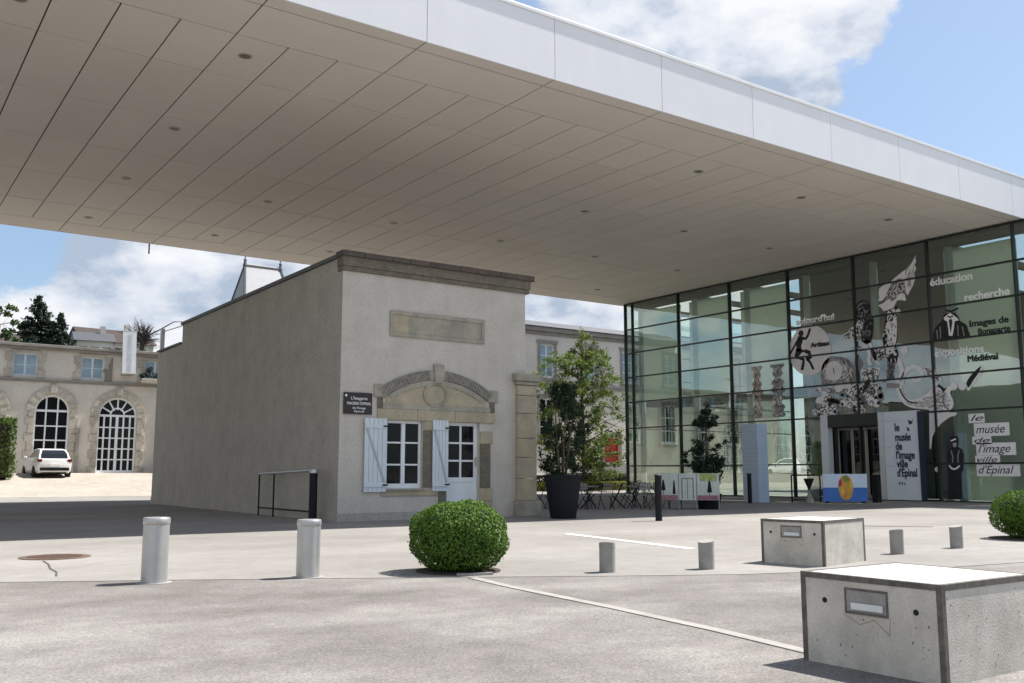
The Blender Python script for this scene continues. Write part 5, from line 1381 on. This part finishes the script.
def far_building():
    Y = 54.0; X0, X1 = 20.8, 66.0
    root = empty('town_house', (43, Y, 1.0)); tag(root, 'tall pale old building with heavy grey cornice and blue windows, behind the terrace tree', 'building')
    bpy.context.view_layer.update(); inv = root.matrix_world.inverted()
    def P(o, par=None): o.parent = par or root; o.matrix_parent_inverse = inv if par is None else Matrix.Identity(4); return o
    cols = [40.9 + 3.9 * k for k in range(-5, 6)]; holes = []
    for i, x in enumerate(cols):
        holes.append((x - .63, x + .63, 7.9, 10.3)); holes.append((x - .66, x + .66, 3.4, 6.4) if abs(x - 46.9) > 2.5 else (46.9 - .75, 46.9 + .75, 1.9, 3.7))
    holes = list(dict.fromkeys(holes))
    mb = MB(); wall_holes(mb, X0, X1, 0.3, 10.95, Y, .4, holes)
    mb.box(X0, X1, Y + .42, Y + 12, .3, 10.9)
    P(mb.build('wall', M['wall_far'], fix=False))
    mb = MB(); mb.box(X0 - .1, X1, Y - .14, Y + .4, 10.955, 11.2); mb.box(X0 - .25, X1, Y - .35, Y + .4, 11.202, 11.5); P(mb.build('cornice', M['cornice'], bevel=.03))
    mb = MB(); mb.add([(X0 - .2, Y - .5, 11.51), (X1, Y - .5, 11.51), (X1, Y + 1.2, 12.15), (X0 - .2, Y + 1.2, 12.15), (X1, Y + 12, 12.3), (X0 - .2, Y + 12, 12.3)], [(0, 1, 2, 3), (3, 2, 4, 5)]); P(mb.build('roof', M['roof_zinc'], fix=False))
    mb = MB(); mb.box(X0, X1, Y - .12, Y + .3, 7.25, 7.5); P(mb.build('string_course', M['cornice']))
    for a, b, c, d in holes:
        dr = c < 2; x = (a + b) / 2
        mb = MB(); yy = Y + .14
        mb.box(a, a + .09, yy, yy + .08, c, d); mb.box(b - .09, b, yy, yy + .08, c, d); mb.box(a + .09, b - .09, yy, yy + .08, d - .09, d); mb.box(a + .09, b - .09, yy, yy + .08, c, c + .14)
        mb.box(x - .055, x + .055, yy - .01, yy + .08, c + .14, d - .09)
        if not dr:
            for k in (1, 2): z = c + (d - c) * k / 3; mb.box(a + .09, x - .055, yy + .01, yy + .07, z - .03, z + .03); mb.box(x + .055, b - .09, yy + .01, yy + .07, z - .03, z + .03)
        w = P(mb.build('door' if dr else 'window', M['red'] if dr else M['white_paint']))
        mb = MB(); mb.box(a + .04, b - .04, yy + .03, yy + .045, c + .04, d - .04); P(mb.build('door_panel' if dr else 'pane', M['red'] if dr else (M['pane_blue'] if c > 7 else M['pane'])), w)
        mb = MB(); mb.box(a - .22, a - .002, Y - .06, Y - .003, c - .05, d + .05); mb.box(b + .002, b + .22, Y - .06, Y - .003, c - .05, d + .05); mb.box(a - .3, b + .3, Y - .08, Y - .003, d + .052, d + .30); mb.box(a - .28, b + .28, Y - .12, Y - .003, c - .24, c - .052)
        P(mb.build('window_surround', M['cornice'], bevel=.012), w)
    # entrance steps and low terrace wall
    mb = MB()
    for k in range(6): mb.box(45.3, 48.6, Y - 2.1 + k * .33, Y - .01, .85 + (k * .17 if k else -.3), 1.02 + k * .17)
    P(mb.build('steps', M['kerb'], bevel=.01))


far_building()
mb = MB(); mb.box(36.6, 60.0, 48.0, 48.3, 0.1, 1.05); mb.box(36.55, 60.0, 47.95, 48.35, 1.052, 1.15, 1)
w = mb.build('terrace_wall', [M['wall_far'], M['kerb']]); tag(w, 'low pale terrace wall with light coping in front of the old town house', 'wall')

# spired roof of a tower house behind the gatehouse
s = empty('tower_house', (29.9, 82.0, .6)); tag(s, 'distant tower house with steep pale roof and two spiky finials, above the gatehouse wall', 'building')
mb = MB(); mb.box(-2.9, 2.9, -4.4, 4.4, -1, 10.5); mb.build('wall', M['wall_far'], s)
mb = MB(); e = 4.9; zr = 19.0; rh = 1.65
mb.add([(-3.0, -4.6, 10.5), (3.0, -4.6, 10.5), (3.0, 4.6, 10.5), (-3.0, 4.6, 10.5), (-rh, 0, zr), (rh, 0, zr)], [(0, 1, 5, 4), (1, 2, 5), (2, 3, 4, 5), (3, 0, 4)]); mb.build('roof', M['roof_pale'], s)
mb = MB()
for a, b in (((-3.0, -4.6, 10.5), (-rh, 0, zr)), ((3.0, -4.6, 10.5), (rh, 0, zr)), ((-3.0, 4.6, 10.5), (-rh, 0, zr)), ((3.0, 4.6, 10.5), (rh, 0, zr))): mb.tube([a, b], .11, 6)
mb.build('hip_flashing', M['lead'], s)
mb = MB(); mb.tube([(-rh, 0, zr), (rh, 0, zr)], .14, 6); mb.build('ridge', M['steel_dull'], s)
for x in (-rh, rh):
    mb = MB(); mb.lathe([(.22, zr - .1), (.10, zr + .35), (.16, zr + .45), (.06, zr + .6), (.02, zr + 1.35)], (x, 0, 0), 10); mb.build('finial', M['lead'], s)


# houses on the hill
def hill_house(x, y, z, w, d, h, rz, wall, roof, label, rot=0):
    s = empty('hill_house', (x, y, z), rot); tag(s, label, 'house')
    mb = MB(); mb.box(-w / 2, w / 2, -d / 2, d / 2, -2, h); mb.build('wall', wall, s)
    mb = MB(); o = .3; mb.add([(-w / 2 - o, -d / 2 - o, h), (w / 2 + o, -d / 2 - o, h), (w / 2 + o, 0, h + rz), (-w / 2 - o, 0, h + rz), (w / 2 + o, d / 2 + o, h), (-w / 2 - o, d / 2 + o, h)], [(0, 1, 2, 3), (3, 2, 4, 5), (0, 3, 5), (1, 4, 2), (0, 5, 4, 1)]); rf = mb.build('roof', roof, s)
    mb = MB(); mb.box(w * .2, w * .2 + .5, -.3, .3, h + rz * .5, h + rz + .7); mb.build('chimney', wall, rf)
    for k in range(3):
        xx = -w / 2 + w * (k + .5) / 3; mb = MB(); mb.box(xx - .4, xx + .4, -d / 2 - .03, -d / 2 + .02, h - 1.9, h - .6); mb.build('window', M['pane'], s)


hill_house(23.6, 112, 13.1, 7.5, 6, 2.1, 1.8, M['wall_far'], M['roof_brown'], 'brown roofed house on the hill behind the banner', .1)
hill_house(20.6, 106, 11.7, 3.4, 5, 2.8, 1.2, M['wall_far'], M['roof_zinc'], 'small pale house with grey roof on the hill, right of the dark conifers', -.1)
hill_house(13.2, 108, 12.2, 3.6, 5, 1.6, 1.4, M['surround'], M['roof_brown'], 'low house on the hill behind the conifer, left end', .05)


# trees
def conifer(x, y, z, h, r, label, seed, n=2600):
    rng = np.random.default_rng(seed)
    s = empty('conifer', (x, y, z)); tag(s, label, 'conifer', 'trees on the hill')
    mb = MB(); mb.tube([(0, 0, -1.5), (0, 0, h * .95)], [.25, .03], 8)
    blobs = []
    for k in range(20):
        t = k / 19; zz = h * (.05 + .91 * t); rr = r * (1 - t) ** .75 + .15
        m = max(3, int(8 * (1 - t)) + 2)
        for j in range(m):
            a = rng.uniform(0, 6.28); l = rr * rng.uniform(.55, 1.08)
            blobs.append((l * .6 * math.cos(a), l * .6 * math.sin(a), zz - .06 * l, max(.15, l * .42 * abs(math.cos(a)) + .24), max(.15, l * .42 * abs(math.sin(a)) + .24), .22))
            if k % 2 == 0: mb.tube([(0, 0, zz), (l * math.cos(a), l * math.sin(a), zz - .1 * l)], [.05, .01], 5)
    mb.build('trunk', M['bark'], s)
    v, f = foliage_cloud(rng, blobs, n, .20, .35, .1); mb = MB(); mb.add(v, f); mb.build('crown', M['dark_leaf'], s, fix=False)


conifer(15.0, 104, 12.6, 6.2, 3.0, 'big dark conifer on the hill above the cream block', 31, 11000)
conifer(16.9, 103, 12.3, 4.7, 1.5, 'smaller dark conifer close to the right side of the big one on the hill', 32, 6000)


def tree(name, x, y, z, h, cr, label, seed, leaf, n, size, trunk=.12, limbs=9, group=None, lo=.25, cat='tree', rise=.45):
    rng = np.random.default_rng(seed)
    s = empty(name, (x, y, z)); tag(s, label, cat, group)
    mb = MB(); mb.tube([(0, 0, -.2), (.08, .03, h * .35), (-.05, .1, h * .65), (.0, .0, h * .92)], [trunk, trunk * .8, trunk * .5, .02], 8)
    blobs = []
    for k in range(limbs):
        t = lo + (1 - lo) * k / limbs; a = k * 2.4 + rng.uniform(-.4, .4); prof = math.sin(math.pi * (.18 + .74 * (t - lo) / (1 - lo))) ** .7
        l = cr * prof * rng.uniform(.75, 1.1); z0 = h * (t * .85); e = Vector((l * math.cos(a), l * math.sin(a), z0 + l * rise))
        mid = Vector((e.x * .5, e.y * .5, z0 + l * .3)); mb.tube([(0, 0, z0), mid, e], [trunk * .4, trunk * .22, .012], 6)
        for q in range(8):
            p = Vector((0, 0, z0)).lerp(e, rng.uniform(.25, 1.12)) + Vector(rng.normal(0, cr * .15, 3)); rr = cr * rng.uniform(.07, .18)
            blobs.append((p.x, p.y, p.z, rr, rr, rr * .6)); mb.tube([mid, p], [.02, .006], 4)
    blobs.append((0, 0, h * .93, cr * .18, cr * .18, h * .07))
    mb.build('trunk', M['bark'], s)
    v, f = foliage_cloud(rng, blobs, n, size, .45, .05); mb = MB(); mb.add(v, f); mb.build('crown', leaf, s, fix=False)
    return s


tree('courtyard_tree', 37.7, 46.1, .1, 10.2, 3.1, 'airy light green tree in the sunlit court, beside the glass corner', 41, M['tree_leaf'], 15000, .10, .12, 40, None, .10, 'tree', .12)
tree('hill_tree', 10.6, 100, 10.2, 7.2, 2.4, 'light green tree on the hill at the left edge', 42, M['far_leaf'], 1600, .22, .16, 12, 'trees on the hill', .1)
tree('hill_tree', 30.6, 100, 9.2, 5.0, 2.6, 'low green tree behind the guard rail on the gatehouse roof', 43, M['far_leaf'], 1600, .22, .16, 12, 'trees on the hill', .05)

# bare spiky tree on the hill
s = empty('bare_tree', (25.6, 106, 11.5)); tag(s, 'bare grey tree with a fan of stiff branches on the hill, right of the banner', 'tree')
rng = np.random.default_rng(5); mb = MB(); mb.tube([(0, 0, 0), (0, 0, 4.0)], [.3, .2], 8); mb.build('trunk', M['twig'], s)
mb = MB()
for k in range(120):
    a = rng.uniform(0, 6.28); t = rng.uniform(.05, 1.4); l = rng.uniform(1.3, 2.7); d = Vector((math.sin(t) * math.cos(a), math.sin(t) * math.sin(a) * .7, math.cos(t)))
    b = Vector((rng.normal(0, .3), rng.normal(0, .2), rng.uniform(3.4, 4.0))); e = b + d * l + Vector((0, 0, -.1 * l * t)); m_ = b + d * l * .55
    mb.tube([b, m_, e], [.04, .03, .012], 4); mb.tube([m_, m_ + (e - m_) * .8 + Vector(rng.normal(0, .2, 3))], [.022, .01], 3)
mb.tube([(0, 0, 4.0), (1.6, 0, 5.0), (3.2, 0, 6.1), (4.2, 0, 6.2), (4.9, 0, 5.6)], [.1, .08, .06, .03, .015], 5)
v, f = foliage_cloud(rng, [(0, 0, 4.4, 1.7, 1.2, .9), (0, 0, 3.4, 2.2, 1.3, .8)], 420, .16, .2, .1); mb.add(v, f)
mb.build('branches', M['twig'], s, fix=False)


# hedges
def hedge(name, x0, x1, y0, y1, z0, z1, m, n, size, label, seed, rnd=.12):
    rng = np.random.default_rng(seed); s = empty(name, ((x0 + x1) / 2, (y0 + y1) / 2, z0)); tag(s, label, 'hedge')
    w, d, h = x1 - x0, y1 - y0, z1 - z0
    p = rng.uniform(-1, 1, (n, 3)); ax = rng.choice(3, n, p=[.2, .4, .4]); sg = rng.choice([-1, 1], n); p[np.arange(n), ax] = sg * (1 - rng.random(n) ** 2 * .2)
    nm = np.zeros((n, 3)); nm[np.arange(n), ax] = sg
    k = np.linalg.norm(p * np.array([1, 1, 1]), axis=1)
    p *= np.clip(1.5 / k, .8, 1)[:, None]
    c = p * np.array([w / 2, d / 2, h / 2]) + np.array([0, 0, h / 2]) + rng.normal(0, rnd * .3, (n, 3))
    v, f = leaves(c, nm, size, .5, .7, rng); mb = MB(); mb.add(v, f); mb.build('foliage', m, s, fix=False)
    mb = MB(); mb.box(-w * .43, w * .43, -d * .40, d * .40, 0, h * .92); mb.build('stems', M['soil'], s)


hedge('hedge', 3.2, 6.75, 50.6, 52.4, 0.95, 3.75, M['hedge_leaf'], 5200, .085, 'tall clipped green hedge at the left edge beside the white car', 51)
hedge('low_hedge', 32.5, 43.5, 45.0, 46.2, 0.08, .60, M['grass'], 5200, .06, 'low sunlit yellow green hedge behind the cafe chairs', 52, .1)
hedge('dark_hedge', 35.0, 46.0, 47.0, 47.7, 0.15, .98, M['dark_leaf'], 3600, .08, 'dark green hedge along the terrace wall behind the low hedge', 53, .1)


# ------------------------------------------------------------------ parked car, seen from behind
def hatchback(x, y, z, rz, label):
    s = empty('parked_car', (x, y, z), rz); tag(s, label, 'car')
    # lower body: lofted sections from rear to front
    st = [(-2.02, .70, .42, .78), (-1.98, .80, .32, .92), (-1.80, .86, .24, 1.0), (-1.2, .875, .20, .99), (0, .88, .20, .96), (1.1, .87, .20, .93), (1.6, .83, .22, .82), (1.92, .74, .26, .70), (2.02, .55, .34, .58)]
    mb = MB(); rings = []
    for yy, w, zb, zt in st:
        zm = zb + (zt - zb) * .55
        half = [(w * .86, zb), (w * .97, zb + .10), (w, zm), (w * .97, zt - .12), (w * .90, zt)]
        ring = [(a, yy, b) for a, b in half] + [(-a, yy, b) for a, b in reversed(half)]; rings.append(ring)
    n = 10; v = [p for r in rings for p in r]; f = []
    for i in range(len(rings) - 1):
        for k in range(n): f.append((i * n + k, i * n + (k + 1) % n, (i + 1) * n + (k + 1) % n, (i + 1) * n + k))
    f += [tuple(range(n)), tuple(reversed(range((len(rings) - 1) * n, len(rings) * n)))]
    mb.add(v, f); mb.build('body', M['car_paint'], s, smooth=True)
    # cabin
    prof = [(-1.90, .94, .76), (-1.72, 1.22, .70), (-1.42, 1.43, .62), (-.6, 1.50, .61), (.1, 1.47, .61), (.85, 1.05, .72), (1.02, .92, .76)]
    v = []; f = []
    for yy, zz, w in prof: v += [(-w, yy, zz), (w, yy, zz)]
    v += [(-.80, -1.85, .90), (.80, -1.85, .90), (-.80, 1.0, .90), (.80, 1.0, .90)]
    m = len(prof)
    for i in range(m - 1): f.append((2 * i, 2 * i + 1, 2 * i + 3, 2 * i + 2))
    f.append(tuple([2 * i for i in range(m)] + [2 * m + 2, 2 * m])); f.append(tuple(reversed([2 * i + 1 for i in range(m)] + [2 * m + 3, 2 * m + 1])))
    mb = MB(); mb.add(v, f); mb.build('cabin', M['car_paint'], s)
    v = [(-.64, -1.885, 1.0), (.64, -1.885, 1.0), (.62, -1.745, 1.225), (-.62, -1.745, 1.225), (.53, -1.475, 1.415), (-.53, -1.475, 1.415)]
    mb = MB(); mb.add(v + [(p[0], p[1] + .03, p[2] - .02) for p in v], [(0, 1, 2, 3), (3, 2, 4, 5), (7, 6, 9, 8), (8, 9, 11, 10), (0, 6, 7, 1), (1, 7, 8, 2), (2, 8, 10, 4), (4, 10, 11, 5), (5, 11, 9, 3), (3, 9, 6, 0)]); mb.build('rear_window', M['car_glass'], s)
    for sx in (-1, 1):
        mb = MB(); q = [(-1.35, 1.06), (-1.15, 1.36), (-.5, 1.43), (.05, 1.40), (.62, 1.06)]
        def X(zz): return sx * (.80 - (zz - .94) / .53 * .17)
        mb.add([(X(b) , a, b) for a, b in q] + [(X(b) - sx * .03, a, b) for a, b in q], [(0, 1, 2, 3, 4), (9, 8, 7, 6, 5)]); mb.build('side_window', M['car_glass'], s)
        mb = MB(); mb.box(min(sx * .60, sx * .83), max(sx * .60, sx * .83), -2.02, -1.84, .80, .95); mb.build('taillight', M['tail'], s, bevel=.03)
        mb = MB(); mb.box(min(sx * .86, sx * 1.02), max(sx * .86, sx * 1.02), .62, .76, .98, 1.12); mb.build('mirror', M['car_paint'], s, bevel=.03)
        for yy in (-1.28, 1.28):
            wl = empty('wheel', (sx * .80, yy, .31)); wl.parent = s; wl.rotation_euler = (0, R(90), 0)
            mb = MB(); mb.lathe([(.22, -.10), (.30, -.10), (.315, -.06), (.315, .06), (.30, .10), (.22, .10)], n=28); mb.build('tyre', M['rubber'], wl, smooth=True)
            mb = MB(); mb.lathe([(.21, -.085), (.21, .085), (.06, .09)], n=20); mb.build('rim', M['alu'], wl)
    mb = MB(); mb.box(-.70, .70, -2.05, -1.9, .36, .52); mb.build('bumper_insert', M['dark'], s, bevel=.02)
    mb = MB(); mb.box(-.26, .26, -2.06, -2.03, .60, .71); mb.build('number_plate', M['letters'], s)
    mb = MB(); mb.box(-.6, .6, -1.90, -1.55, .18, .34); mb.build('underside', M['dark'], s); s.scale = (.94, .94, .96)


hatchback(8.52, 53.2, gz(0, 51.6), R(2), 'white hatchback parked in the sun in front of the cream block, seen from behind')
